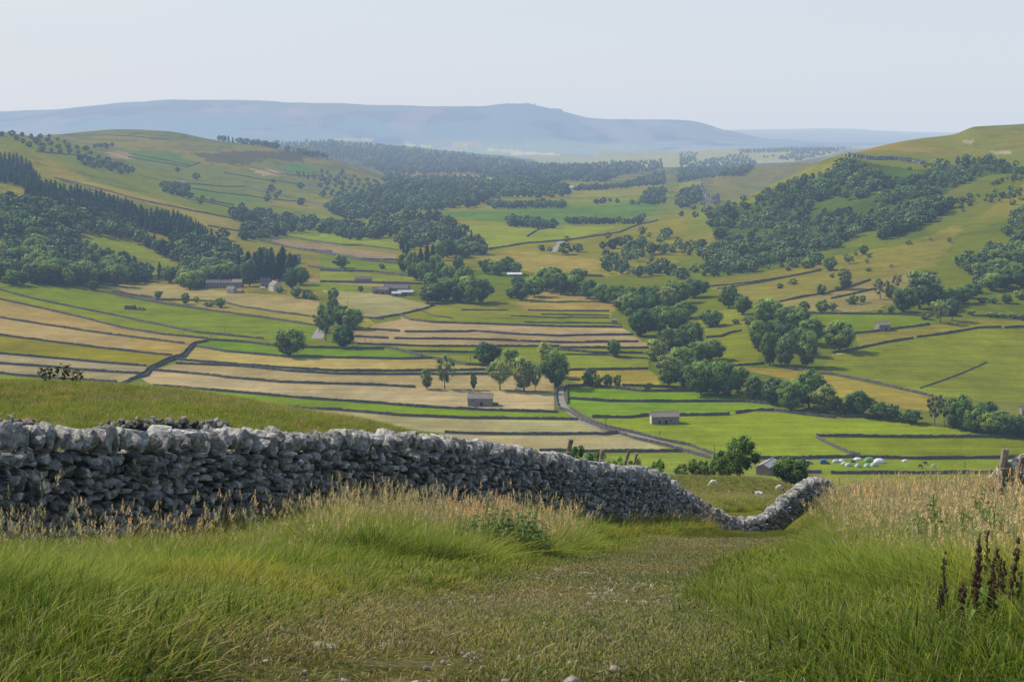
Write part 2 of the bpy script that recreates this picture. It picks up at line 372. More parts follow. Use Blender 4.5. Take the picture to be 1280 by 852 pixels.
field(zH([(440,485)]) + zH([(960,478),(1150,520),(900,580),(600,560)]), (140,162,62))
# upper left
field(zA([(700,80),(900,68),(1280,95)]) + zB([(60,95),(330,120),(700,150),(880,180),(900,270),(860,280)]) + W['w19'][::-1] + zA([(950,160),(760,120)]), (166,158,108))
field(W['w19'] + zB([(890,290),(880,325)]) + W['w18'][::-1], (160,156,82), )
field(zB([(900,110),(1280,135)]) + zC([(300,160),(480,195)]) + W['w19b'][::-1] + zB([(1000,210)]), (160,162,112))
field(zB([(820,70),(1120,80),(1280,90),(1000,110),(820,105)]), (118,152,58))
field(zB([(820,40),(1100,48),(1120,62),(1280,75),(1280,90),(1090,78),(820,62)]), (172,158,116))
field(zB([(1000,205),(1180,285),(1230,320),(1150,345),(1100,345)]), (150,152,72))
# middle terraces
field(zC([(430,235),(505,205),(650,190),(870,190),(1080,175),(1280,178)]) + zD([(490,180),(520,240),(500,300),(580,342)]) + W['w20'][::-1], (140,150,74))
field(zC([(1080,160),(1200,110),(1280,110)]) + zD([(150,105),(490,182),(0,187)]), (166,150,88))
field(zC([(1000,190),(1280,190)]) + zD([(540,190),(540,240),(0,240)]) + zC([(1080,235)]), (164,150,88))
field(zC([(480,260),(640,285),(980,275)]) + zD([(500,285),(520,315),(0,312)]) + zC([(500,308),(370,292)]), (134,152,62))
field(zC([(140,320),(300,290)]) + W['w20'] + zD([(650,385)]) + W['w21'][::-1] + zC([(295,367),(100,350)]), (170,156,114))
field(zC([(100,355)]) + W['w21'] + zD([(700,425)]) + W['w23b'][::-1] + zC([(0,398),(20,360)]), (168,154,110))
field(zC([(0,400)]) + W['w23b'] + zD([(720,430),(780,465)]) + W['w24'][::-1], (174,160,116))
field(W['w24'] + W['w33'][::-1] + zC([(700,490),(300,475)]), (140,154,66))
field(W['w33'] + W['w34'][::-1] + zC([(780,500),(500,490)]), (126,152,60))
field(W['w34'] + zD([(740,598)]) + W['w35'][::-1] + zC([(1100,540),(900,560),(650,548),(430,510)]), (134,152,60))
field(W['w35'] + zD([(800,640),(810,695),(580,695),(330,690),(250,665)]), (170,160,76))
field(zD([(250,710),(400,705),(700,738),(1000,738),(1280,775),(1280,798),(500,798),(250,780)]), (126,168,58))
field(W['w38'] + W['w39b'][::-1] + zH([(745,245),(620,258),(395,255),(245,190)]), (126,168,58))
field(zI([(250,70),(400,75),(600,118),(500,125),(430,112),(195,132),(0,145),(0,70)]), (128,166,60))
field(zH([(400,262),(745,248),(930,248),(1280,238)]) + zI([(250,130),(500,125),(800,165),(1090,160),(1280,190)]) + zJ([(300,235),(1080,345)]) + W['w41'][::-1] + W['w42'] + W['w43'][:2][::-1] + zH([(1160,485),(800,385),(480,305)]), (136,162,46))
field(W['w41'] + zJ([(1400,350),(1400,526),(1280,528),(600,535)]) + zI([(960,395),(900,378),(800,333)]), (136,158,54))
field(zI([(430,430),(900,410),(1280,420)]) + zJ([(600,540),(1400,535),(1400,650),(600,650)]) + W['w44b'][:2][::-1] + zI([(640,490),(500,470)]), (134,160,52))
field(zI([(740,520),(1280,510)]) + zJ([(1400,660),(1400,800),(560,805)]) + W['w45'][:2][::-1] + zI([(800,600)]), (150,160,64))
field(zI([(820,625),(1280,622)]) + zJ([(560,805),(560,870)]) + zI([(900,690)]), (128,150,56))
# right side of the river
field(zE([(240,585),(480,590),(600,595),(840,625),(1280,720)]) + zF([(560,730),(710,767),(700,852)]) + zE([(940,810),(640,660)]), (168,158,76))
field(zE([(110,410),(330,362),(470,380),(420,560),(240,580),(130,520)]), (142,156,66))
field(zE([(60,270),(300,210),(420,340),(110,400)]), (138,152,68))
field(zE([(740,260),(1280,265)]) + zF([(640,270),(720,300),(700,325),(360,368),(230,380),(100,300)]), (128,156,62))
field(zF([(240,382),(700,327),(960,290),(1300,300),(1300,335),(1140,340),(1000,343),(600,408),(270,468)]), (150,152,76))
field(W['r3'] + W['r3b'] + zF([(1300,345),(1300,800),(1000,790),(710,765)]) + W['r4'][::-1], (136,152,66))
field(zE([(540,190),(1120,55)]) + zF([(520,20),(700,60),(620,130),(470,200),(300,240),(140,250)]) + zE([(740,255)]), (160,155,100), rough=9)
field(zE([(100,40),(500,0),(1000,-120)]) + zF([(500,-160),(900,-300),(760,-60),(520,20)]) + zE([(1120,55),(860,130),(540,190),(400,190),(180,110)]), (144,146,86), rough=9)
# farther fields, upper left and valley floor
field([(106,292),(140,297),(180,308),(232,337),(214,350),(170,338),(140,325),(110,316)], (140,160,84), rough=8)
field(zL([(0,380),(90,400),(80,440),(0,425)]), (150,152,90), rough=22)
field(zL([(130,265),(330,370),(560,430),(740,480),(940,540),(860,590),(640,480),(400,420),(200,360)]), (154,150,98), rough=22)
field(zL([(470,262),(600,258),(720,300),(690,318),(600,300),(480,285)]), (112,146,92), rough=22)
field(zL([(700,390),(900,410),(1000,455),(860,460),(700,430)]), (118,148,92), rough=22)
field(zL([(1020,330),(1080,305),(1180,330),(1150,345)]), (110,160,86), rough=22)
field(zL([(920,330),(1000,330),(1060,350),(960,350)]), (176,166,140), rough=22)
field(zL([(380,262),(470,265),(490,290),(400,285)]), (170,160,142), rough=22)
field(zL([(700,270),(900,262),(1130,262),(1120,300),(1000,290),(880,315),(760,300)]), (120,132,116), rough=22)
field(zL([(1040,560),(1263,580),(1263,610),(1060,575)]), (136,162,72), rough=22)
field(zL([(990,578),(1263,615),(1263,640),(1000,600)]), (160,148,124), rough=22)
field(zM([(0,560),(290,600),(290,625),(0,588)]), (140,164,76))
field(zM([(0,605),(280,640),(280,672),(0,635)]), (158,148,120))
field(zM([(0,640),(280,675),(340,720),(0,685)]), (124,152,76))
field(zM([(0,695),(350,725),(430,750),(0,735)]), (134,154,74))
field(zM([(460,540),(700,530),(1090,540),(900,590),(760,600),(620,620),(560,600)]), (146,166,78))
field(zM([(340,490),(640,478),(1240,445),(1240,480),(1100,520),(880,530),(620,520)]), (108,146,86))
field(zM([(900,590),(1240,515),(1360,480),(1330,640),(1263,700),(1060,720),(560,690),(620,622)]), (140,146,80), rough=26)
field(zM([(560,650),(760,630),(1040,660),(1030,715),(720,700),(600,680)]), (160,152,92), rough=26)
field(zM([(560,700),(720,705),(740,740),(640,760),(560,740)]), (116,146,74), rough=26)
field(zM([(460,345),(560,350),(690,368),(620,378),(470,360)]), (176,178,120))
field(zM([(560,440),(900,440),(1240,430),(1240,450),(640,478)]), (134,158,100), rough=26)
field(zM([(210,505),(340,505),(330,522),(215,520)]), (146,168,84))
field(zM([(900,375),(1050,378),(1263,385),(1263,425),(900,430)]), (150,160,108), rough=26)
field(zM([(760,270),(1263,285),(1263,310),(800,305)]), (168,186,178))
field(zR([(60,370),(240,320),(520,305),(580,320),(450,360),(300,400),(120,440)]), (138,148,100), rough=26)
field(zR([(-300,262),(0,262),(220,250),(600,258),(560,275),(420,300),(0,320),(-300,325)]), (166,182,168), rough=26)
field(zR([(0,380),(80,365),(60,400),(0,415)]), (150,164,104), rough=26)
for _p in ([(10,216),(170,213),(180,221),(30,224)], [(460,236),(560,234),(600,243),(480,244)], [(700,262),(860,268),(850,278),(720,274)], [(620,252),(700,256),(690,264),(610,260)], [(280,232),(400,236),(380,244),(290,240)]):
    field(zM(_p), (190,200,190), 8000, rough=120)
# scree, paler turf and limestone pavement on the top of the right hill
field(zR([(1030,225),(1080,220),(1070,238)]), (178,172,160)); field(zR([(1140,262),(1210,258),(1220,272),(1160,272)]), (170,166,150))
field(zR([(790,250),(900,255),(940,268),(820,265)]), (162,158,138), rough=26)
setc(m := ((PYg < 200) & (Yg > 2050) & (Yg < 2700) & (QF[None, :] > .2)), (160, 150, 84), soft=np.clip(.5 + 3 * n1, 0, .8))
# light green bank under the wood and bare floors of the woods
for _w, _c in [(zR([(300,520),(700,430),(1263,340),(1263,380),(1100,500),(700,560),(420,640),(200,640)]), (118,132,74))]:
    m = polymask(_w); COL[m] = COL[m] * .3 + albedo(np.array(_c), Yg[m]) * .7
_m = polymask(zR([(560,330),(640,290),(720,310),(880,330),(1090,300),(1200,300),(1263,345),(1150,345),(1050,375),(950,430),(860,480),(720,540),(600,600),(420,660),(200,710),(90,710),(80,640),(240,590),(130,590),(100,500),(150,480),(340,430),(400,390),(500,360)]))
COL[_m] = albedo(np.array((100, 122, 80)), Yg[_m]) * (1 + 1.2 * n2[_m])[:, None]
# rims: a strip of rougher, darker grass along the foot of every wall is laid after the walls are surveyed
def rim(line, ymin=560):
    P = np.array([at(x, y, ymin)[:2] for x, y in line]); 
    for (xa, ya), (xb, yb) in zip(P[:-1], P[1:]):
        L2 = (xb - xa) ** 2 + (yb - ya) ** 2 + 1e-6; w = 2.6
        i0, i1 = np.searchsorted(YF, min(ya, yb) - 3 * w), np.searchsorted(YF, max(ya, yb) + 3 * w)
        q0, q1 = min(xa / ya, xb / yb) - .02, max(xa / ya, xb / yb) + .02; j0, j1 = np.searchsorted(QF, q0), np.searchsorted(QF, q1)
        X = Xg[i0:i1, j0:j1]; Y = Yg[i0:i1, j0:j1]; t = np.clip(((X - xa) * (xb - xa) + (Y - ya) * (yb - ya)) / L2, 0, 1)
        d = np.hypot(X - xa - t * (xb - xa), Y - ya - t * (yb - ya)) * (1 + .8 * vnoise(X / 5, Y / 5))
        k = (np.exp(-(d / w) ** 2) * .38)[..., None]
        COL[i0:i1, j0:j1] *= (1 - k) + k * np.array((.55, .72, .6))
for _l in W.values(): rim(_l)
# woodland floor: dark
WOODFLOOR = []
# ------------------------------------------------------------------ mesh + material helpers
def mesh_np(name, V, F, mat=None, smooth=False, col=None, mats=None, midx=None):
    """V (n,3); F (m,k) all the same size or a list of such arrays"""
    Fs = F if isinstance(F, list) else [F]
    me = bpy.data.meshes.new(name)
    V = np.asarray(V, np.float32)
    me.vertices.add(len(V)); me.vertices.foreach_set('co', V.ravel())
    tot = sum(f.size for f in Fs); npoly = sum(len(f) for f in Fs)
    me.loops.add(tot); me.loops.foreach_set('vertex_index', np.concatenate([f.ravel() for f in Fs]).astype(np.int32))
    me.polygons.add(npoly)
    sizes = np.concatenate([np.full(len(f), f.shape[1]) for f in Fs]); starts = np.concatenate([[0], np.cumsum(sizes)[:-1]])
    me.polygons.foreach_set('loop_start', starts.astype(np.int32))
    if midx is not None: me.polygons.foreach_set('material_index', np.asarray(midx, np.int32))
    me.update(calc_edges=True)
    me.polygons.foreach_set('use_smooth', np.full(npoly, smooth))
    if col is not None:
        a = me.color_attributes.new('Col', 'FLOAT_COLOR', 'POINT')
        c = np.ones((len(V), 4), np.float32); c[:, :3] = col; a.data.foreach_set('color', c.ravel())
    for m in (mats or ([mat] if mat else [])): me.materials.append(m)
    return me
def link(name, me, parent=None, loc=None, rz=None):
    o = bpy.data.objects.new(name, me); C.objects.link(o)
    if parent: o.parent = parent
    if loc is not None: o.location = loc
    if rz is not None: o.rotation_euler = (0, 0, rz)
    return o
def tag(o, label=None, cat=None, group=None, kind=None):
    if label: o['label'] = label
    if cat: o['category'] = cat
    if group: o['group'] = group
    if kind: o['kind'] = kind
    return o
class MB:
    """collects boxes, prisms, tubes into one mesh"""
    def __init__(s): s.v = []; s.f = []
    def add(s, vs, fs):
        b = len(s.v); s.v += [tuple(v) for v in vs]; s.f += [tuple(i + b for i in f) for f in fs]; return s
    def box(s, x0, x1, y0, y1, z0, z1):
        return s.add([(x0,y0,z0),(x1,y0,z0),(x1,y1,z0),(x0,y1,z0),(x0,y0,z1),(x1,y0,z1),(x1,y1,z1),(x0,y1,z1)],
                     [(0,3,2,1),(4,5,6,7),(0,1,5,4),(1,2,6,5),(2,3,7,6),(3,0,4,7)])
    def tube(s, p0, p1, r0, r1, n=6):
        p0 = Vector(p0); p1 = Vector(p1); d = (p1 - p0).normalized()
        u = d.orthogonal().normalized(); w = d.cross(u)
        vs = []
        for p, r in ((p0, r0), (p1, r1)):
            for k in range(n):
                a = 2 * math.pi * k / n; vs.append(p + u * math.cos(a) * r + w * math.sin(a) * r)
        fs = [(k, (k + 1) % n, n + (k + 1) % n, n + k) for k in range(n)] + [tuple(range(n))[::-1], tuple(range(n, 2 * n))]
        return s.add(vs, fs)
    def loft(s, rings, cap=True):
        n = len(rings[0]); vs = [p for r in rings for p in r]; fs = []
        for i in range(len(rings) - 1):
            for k in range(n):
                fs.append((i*n + k, i*n + (k+1) % n, (i+1)*n + (k+1) % n, (i+1)*n + k))
        if cap: fs += [tuple(range(n))[::-1], tuple(range((len(rings)-1)*n, len(rings)*n))]
        return s.add(vs, fs)
    def mesh(s, name, mat, smooth=False):
        me = bpy.data.meshes.new(name); me.from_pydata(s.v, [], s.f); me.update()
        if smooth: me.polygons.foreach_set('use_smooth', [True] * len(me.polygons))
        if mat: me.materials.append(mat)
        return me
    def build(s, name, mat, parent=None, smooth=False):
        return link(name, s.mesh(name, mat, smooth), parent)

class NT:
    def __init__(s, name, vol=False):
        s.m = bpy.data.materials.new(name); s.m.use_nodes = True; s.t = s.m.node_tree
        s.t.nodes.clear(); s.out = s.n('ShaderNodeOutputMaterial')
    def n(s, t, **k):
        x = s.t.nodes.new(t)
        for a, b in k.items():
            if a.startswith('i_'):
                key = a[2:]; key = int(key) if key.isdigit() else key.replace('_', ' ')
                x.inputs[key].default_value = b
            else: setattr(x, a, b)
        return x
    def l(s, a, b): s.t.links.new(a, b)
    def geo(s): return s.n('ShaderNodeNewGeometry').outputs['Position']
    def noise(s, scale, detail=4, vec=None, rough=.6, dist=0):
        x = s.n('ShaderNodeTexNoise'); x.inputs['Scale'].default_value = scale; x.inputs['Detail'].default_value = detail
        x.inputs['Roughness'].default_value = rough; x.inputs['Distortion'].default_value = dist
        s.l(vec if vec is not None else s.geo(), x.inputs['Vector']); return x.outputs['Fac']
    def ramp(s, fac, stops):
        x = s.n('ShaderNodeValToRGB'); e = x.color_ramp.elements
        while len(e) > 1: e.remove(e[-1])
        e[0].position = stops[0][0]; e[0].color = (*stops[0][1], 1)
        for p, c in stops[1:]:
            k = e.new(p); k.color = (*c, 1)
        s.l(fac, x.inputs['Fac']); return x.outputs['Color']
    def mix(s, fac, a, b, mode='MIX'):
        x = s.n('ShaderNodeMix', data_type='RGBA', blend_type=mode)
        for v, i in ((fac, 0), (a, 6), (b, 7)):
            if hasattr(v, 'is_linked') or hasattr(v, 'links'): s.l(v, x.inputs[i])
            elif i == 0: x.inputs[0].default_value = v
            else: x.inputs[i].default_value = (*v, 1) if len(v) == 3 else v
        return x.outputs[2]
    def maprange(s, v, a, b, c, d):
        x = s.n('ShaderNodeMapRange'); s.l(v, x.inputs[0])
        for i, k in enumerate((a, b, c, d)): x.inputs[i + 1].default_value = k
        return x.outputs[0]
    def math(s, op, a, b):
        x = s.n('ShaderNodeMath', operation=op)
        for v, i in ((a, 0), (b, 1)):
            if isinstance(v, (int, float)): x.inputs[i].default_value = v
            else: s.l(v, x.inputs[i])
        return x.outputs[0]
    def bump(s, h, strength=.5, dist=.1):
        x = s.n('ShaderNodeBump'); x.inputs['Strength'].default_value = strength; x.inputs['Distance'].default_value = dist
        s.l(h, x.inputs['Height']); return x.outputs['Normal']
    def surf(s, color, rough=.9, normal=None, spec=.2, transl=None):
        p = s.n('ShaderNodeBsdfPrincipled'); p.inputs['Roughness'].default_value = rough
        p.inputs['Specular IOR Level'].default_value = spec
        if isinstance(color, tuple): p.inputs['Base Color'].default_value = (*color, 1)
        else: s.l(color, p.inputs['Base Color'])
        if normal is not None: s.l(normal, p.inputs['Normal'])
        res = p.outputs[0]
        if transl:
            t = s.n('ShaderNodeBsdfTranslucent')
            if isinstance(color, tuple): t.inputs['Color'].default_value = (*color, 1)
            else: s.l(color, t.inputs['Color'])
            mx = s.n('ShaderNodeMixShader'); mx.inputs[0].default_value = transl
            s.l(res, mx.inputs[1]); s.l(t.outputs[0], mx.inputs[2]); res = mx.outputs[0]
        s.l(res, s.out.inputs['Surface']); return s.m
def attr(t, name='Col', typ='GEOMETRY'):
    x = t.n('ShaderNodeAttribute', attribute_name=name, attribute_type=typ); return x
def simple(name, c, rough=.8, var=.25, scale=2.0, spec=.2):
    t = NT(name); f = t.noise(scale, 5, t.n('ShaderNodeTexCoord').outputs['Object'])
    lo = tuple(v * (1 - var) for v in c); hi = tuple(min(1, v * (1 + var)) for v in c)
    return t.surf(t.ramp(f, [(.3, lo), (.7, hi)]), rough, spec=spec)
M = {}
def mats():
    # ground: field colours + grass grain + mowing/grazing mottle
    t = NT('ground_turf'); a = attr(t).outputs['Color']; g = t.geo()
    k1 = t.maprange(t.noise(.8, 6, g, .8), .28, .72, .68, 1.32)
    k2 = t.maprange(t.noise(.06, 4, g), .3, .7, .9, 1.1)
    k3 = t.maprange(t.noise(7.0, 3, g), .3, .7, .85, 1.15)
    mp = t.n('ShaderNodeMapping'); mp.inputs['Scale'].default_value = (.03, .35, .3); t.l(g, mp.inputs['Vector'])
    k4 = t.maprange(t.noise(1, 3, mp.outputs[0]), .3, .7, .86, 1.14)
    k = t.math('MULTIPLY', t.math('MULTIPLY', k1, k2), t.math('MULTIPLY', k3, k4))
    vm = t.n('ShaderNodeVectorMath', operation='SCALE'); t.l(a, vm.inputs[0]); t.l(k, vm.inputs['Scale'])
    hue = t.maprange(t.noise(.13, 4, g), .35, .65, 0, 1)
    col = t.mix(hue, vm.outputs[0], t.mix(.5, vm.outputs[0], (.9, .8, .55), 'MULTIPLY'))
    sp = t.n('ShaderNodeSeparateXYZ'); t.l(g, sp.inputs[0]); near_ = t.maprange(sp.outputs['Y'], 18, 40, 1, 0)
    grit = t.ramp(t.noise(38, 6, g, .8), [(.36, (.45, .42, .38)), (.5, (1, 1, 1)), (.62, (1.5, 1.45, 1.35))])
    blot = t.ramp(t.noise(3.2, 5, g, .7), [(.35, (.62, .72, .5)), (.6, (1.1, 1.08, 1.05))])
    col = t.mix(near_, col, t.mix(1, t.mix(1, col, grit, 'MULTIPLY'), blot, 'MULTIPLY'))
    nb = t.bump(t.noise(.8, 6, g, .7), .35, .6)
    b2 = t.n('ShaderNodeBump'); t.l(near_, b2.inputs['Strength']); b2.inputs['Distance'].default_value = .02; t.l(t.noise(22, 6, g, .8), b2.inputs['Height']); t.l(nb, b2.inputs['Normal'])
    M['ground'] = t.surf(col, 1.0, b2.outputs[0], spec=0)
    # distant dry stone walls
    t = NT('weathered_limestone'); g = t.geo()
    c = t.ramp(t.noise(1.3, 5, g, .7), [(.3, (.05, .05, .048)), (.55, (.13, .127, .12)), (.75, (.27, .26, .25))])
    M['wallstone'] = t.surf(c, .95, t.bump(t.noise(3, 4, g), .8, .3), spec=.1)
    # close dry stone
    t = NT('lichened_limestone'); g = t.geo(); at_ = attr(t).outputs['Color']
    c = t.ramp(t.noise(9, 8, g, .72, .6), [(.28, (.04, .037, .034)), (.44, (.20, .19, .175)), (.58, (.39, .375, .345)), (.74, (.72, .70, .65))])
    li = t.maprange(t.noise(3.2, 5, g, .6), .56, .64, 0, .8)
    c = t.mix(li, c, (.42, .41, .39))
    moss = t.maprange(t.noise(1.1, 5, g, .6), .6, .7, 0, .55)
    c = t.mix(moss, c, (.07, .075, .03))
    c = t.mix(1, c, at_, 'MULTIPLY')
    vo = t.n('ShaderNodeTexVoronoi', feature='DISTANCE_TO_EDGE'); vo.inputs['Scale'].default_value = 14; t.l(g, vo.inputs['Vector'])
    h = t.math('ADD', t.noise(16, 8, g, .75, .4), t.math('MULTIPLY', vo.outputs['Distance'], .5))
    M['stone'] = t.surf(c, .92, t.bump(h, 1.0, .045), spec=.15)
    # leaves: per-tree tint from the object, light/dark clumps and painted crown shade from the mesh
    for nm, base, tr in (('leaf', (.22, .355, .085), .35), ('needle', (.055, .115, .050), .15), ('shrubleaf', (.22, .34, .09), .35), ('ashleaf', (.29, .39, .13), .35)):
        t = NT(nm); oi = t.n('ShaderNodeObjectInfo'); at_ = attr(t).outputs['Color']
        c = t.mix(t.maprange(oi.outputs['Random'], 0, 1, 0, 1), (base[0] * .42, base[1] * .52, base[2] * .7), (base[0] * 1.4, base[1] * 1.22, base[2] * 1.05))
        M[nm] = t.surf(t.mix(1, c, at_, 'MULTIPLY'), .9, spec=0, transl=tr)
    t = NT('far_leaf'); M['farleaf'] = t.surf(attr(t).outputs['Color'], .9, spec=0, transl=.25)
    M['bark'] = simple('bark', (.10, .085, .07), .95, .4, 3)
    M['deadwood'] = simple('dead_wood', (.20, .17, .14), .9, .3, 3)
    M['barn'] = simple('barn_stone', (.23, .21, .18), .95, .35, 1.2)
    M['barnpale'] = simple('pale_render', (.55, .50, .40), .9, .15, 1.2)
    M['slate'] = simple('stone_slate', (.25, .215, .19), .85, .3, 1.5)
    M['slatedark'] = simple('dark_slate', (.13, .12, .13), .8, .3, 1.5)
    M['tin'] = simple('sheet_roof', (.50, .52, .55), .5, .15, .8, .4)
    M['tinred'] = simple('red_brown_wall', (.20, .13, .10), .8, .2, 1)
    M['dark'] = simple('dark_opening', (.015, .015, .018), .6, .2)
    M['white'] = simple('white_paint', (.78, .78, .76), .5, .05, 2, .4)
    M['wood'] = simple('weathered_post', (.20, .165, .125), .95, .35, 8)
    M['woodbare'] = simple('old_grey_post', (.26, .22, .17), .95, .35, 9)
    M['pole'] = simple('pole_timber', (.10, .085, .07), .9, .2)
    M['wool'] = simple('wool', (.70, .66, .56), 1, .12, 6, 0)
    M['blackhide'] = simple('black_hide', (.03, .027, .025), .7, .2)
    M['whitehide'] = simple('cream_hide', (.6, .55, .47), .8, .15)
    M['lane'] = simple('lane_gravel', (.25, .235, .21), 1, .25, .6)
    M['glass'] = simple('dark_glass', (.03, .035, .045), .15, .1, 2, .8)
    M['rubber'] = simple('tyre_rubber', (.02, .02, .02), .8, .1)
mats()
# ------------------------------------------------------------------ the ground sheet
def build_ground():
    ny, nq = Xg.shape
    V = np.stack([Xg, Yg, Zg], -1).reshape(-1, 3)
    idx = np.arange(ny * nq).reshape(ny, nq)
    F = np.stack([idx[:-1, :-1], idx[:-1, 1:], idx[1:, 1:], idx[1:, :-1]], -1).reshape(-1, 4)
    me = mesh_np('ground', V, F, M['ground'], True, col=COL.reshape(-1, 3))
    o = link('ground', me); tag(o, 'grassy dale floor and hillsides running away to far blue fells', kind='structure')
build_ground()
# ground behind and under the viewpoint, continuing the sheet
# ------------------------------------------------------------------ sky, haze, sun, camera
def light_and_camera():
    sc = bpy.context.scene
    w = bpy.data.worlds.new('World'); sc.world = w; w.use_nodes = True
    nt = w.node_tree; bg = nt.nodes['Background']
    sky = nt.nodes.new('ShaderNodeTexSky'); sky.sky_type = 'NISHITA'; sky.sun_disc = False
    sky.sun_elevation = SUN_EL; sky.sun_rotation = math.pi / 2 - SUN_AZ
    sky.air_density = 1.0; sky.dust_density = 1.6; sky.ozone_density = 1.0; sky.altitude = 350
    nt.links.new(sky.outputs[0], bg.inputs[0]); bg.inputs[1].default_value = 0.145
    l = bpy.data.lights.new('sun', 'SUN'); l.energy = 4.9; l.angle = R(.6); l.color = (1, .95, .86)
    o = bpy.data.objects.new('sun', l); C.objects.link(o)
    o.rotation_euler = (-SUN_DIR).to_track_quat('-Z', 'Y').to_euler(); o.location = (0, 0, 500)
    # the air: a volume that absorbs and glows, emission standing in for scattered daylight
    t = NT('hazy_air'); D = 1.1e-4
    ab = t.n('ShaderNodeVolumeAbsorption'); ab.inputs['Density'].default_value = D
    ab.inputs['Color'].default_value = (*[1 - s / D for s in SIG], 1)
    em = t.n('ShaderNodeEmission'); e = SIG * HAZ; k = float(e.max())
    em.inputs['Color'].default_value = (*[x / k for x in e], 1); em.inputs['Strength'].default_value = k
    ad = t.n('ShaderNodeAddShader'); t.l(ab.outputs[0], ad.inputs[0]); t.l(em.outputs[0], ad.inputs[1])
    t.l(ad.outputs[0], t.out.inputs['Volume'])
    ob = MB().box(-32000, 32000, -6000, 36000, -1500, 2200).build('haze', t.m)
    tag(ob, 'thin blue summer haze filling the air of the dale', kind='structure')
    cam = bpy.data.cameras.new('camera'); co = bpy.data.objects.new('camera', cam); C.objects.link(co)
    cam.sensor_width = 36; cam.lens = FPX / 1280 * 36; cam.clip_start = .1; cam.clip_end = 120000
    co.location = (0, 0, 0); co.rotation_euler = (math.pi / 2 - PITCH, 0, 0)
    sc.camera = co
    sc.view_settings.view_transform = 'Standard'; sc.view_settings.look = 'None'
    sc.view_settings.exposure = 0; sc.view_settings.gamma = 1
    sc.render.engine = 'CYCLES'; sc.cycles.use_denoising = True
    sc.cycles.max_bounces = 5; sc.cycles.diffuse_bounces = 2; sc.cycles.glossy_bounces = 1
    sc.cycles.transmission_bounces = 2; sc.cycles.transparent_max_bounces = 8; sc.cycles.volume_bounces = 0
light_and_camera()
# ------------------------------------------------------------------ dry stone field walls
def resample(P, step):
    P = np.array(P, float); d = np.hypot(*np.diff(P[:, :2], axis=0).T); t = np.concatenate([[0], np.cumsum(d)])
    n = max(2, int(t[-1] / step) + 1); q = np.linspace(0, t[-1], n)
    return np.stack([np.interp(q, t, P[:, k]) for k in range(2)], 1)
def field_wall(name, pts, h=1.5, label='', group=None, wdt=.65, ymin=560, mat=None):
    P = [at(x, y, ymin)[:2] for x, y in pts]
    # straighten depth jitter between survey points
    yy = np.mean([p[1] for p in P]); S = resample(P, max(1.6, yy * .0022)); n = len(S)
    tg = np.gradient(S, axis=0); tg /= np.maximum(np.linalg.norm(tg, axis=1), 1e-6)[:, None]
    nr = np.stack([-tg[:, 1], tg[:, 0]], 1)
    r = np.random.default_rng(int(abs(S[0, 0] * 13 + S[0, 1] * 7)) % 99991)
    S = S + nr * (r.random(n)[:, None] - .5) * .35
    hh = h * (1 + .22 * (r.random(n) - .5) + .08 * np.sin(np.arange(n) * .35 + r.random() * 6))
    fall = r.random(n) < .012; hh[fall] *= .7
    rings = []
    for k, (off, zf) in enumerate([(-.5, -.25), (-.42, .55), (-.3, 1.0), (-.05, 1.1), (.3, 1.0), (.42, .55), (.5, -.25)]):
        p = S + nr * (wdt * (off + .12 * (r.random(n) - .5)))[:, None]
        z = ground(S[:, 0], S[:, 1]) + (hh * zf if zf > 0 else -.35) * (1 + (.14 * (r.random(n) - .5) if zf > 0 else 0))
        rings.append(np.concatenate([p, z[:, None]], 1))
    V = np.stack(rings, 1).reshape(-1, 3); k = 7
    idx = np.arange(n * k).reshape(n, k)
    F = np.stack([idx[:-1, :-1], idx[1:, :-1], idx[1:, 1:], idx[:-1, 1:]], -1).reshape(-1, 4)
    caps = [np.array([idx[0]]), np.array([idx[-1][::-1]])]
    me = mesh_np(name, V, [F] + caps, mat or M['wallstone'])
    o = link(name, me); tag(o, label, 'stone wall', group)
    return o
GW = 'dry stone walls dividing the dale fields'
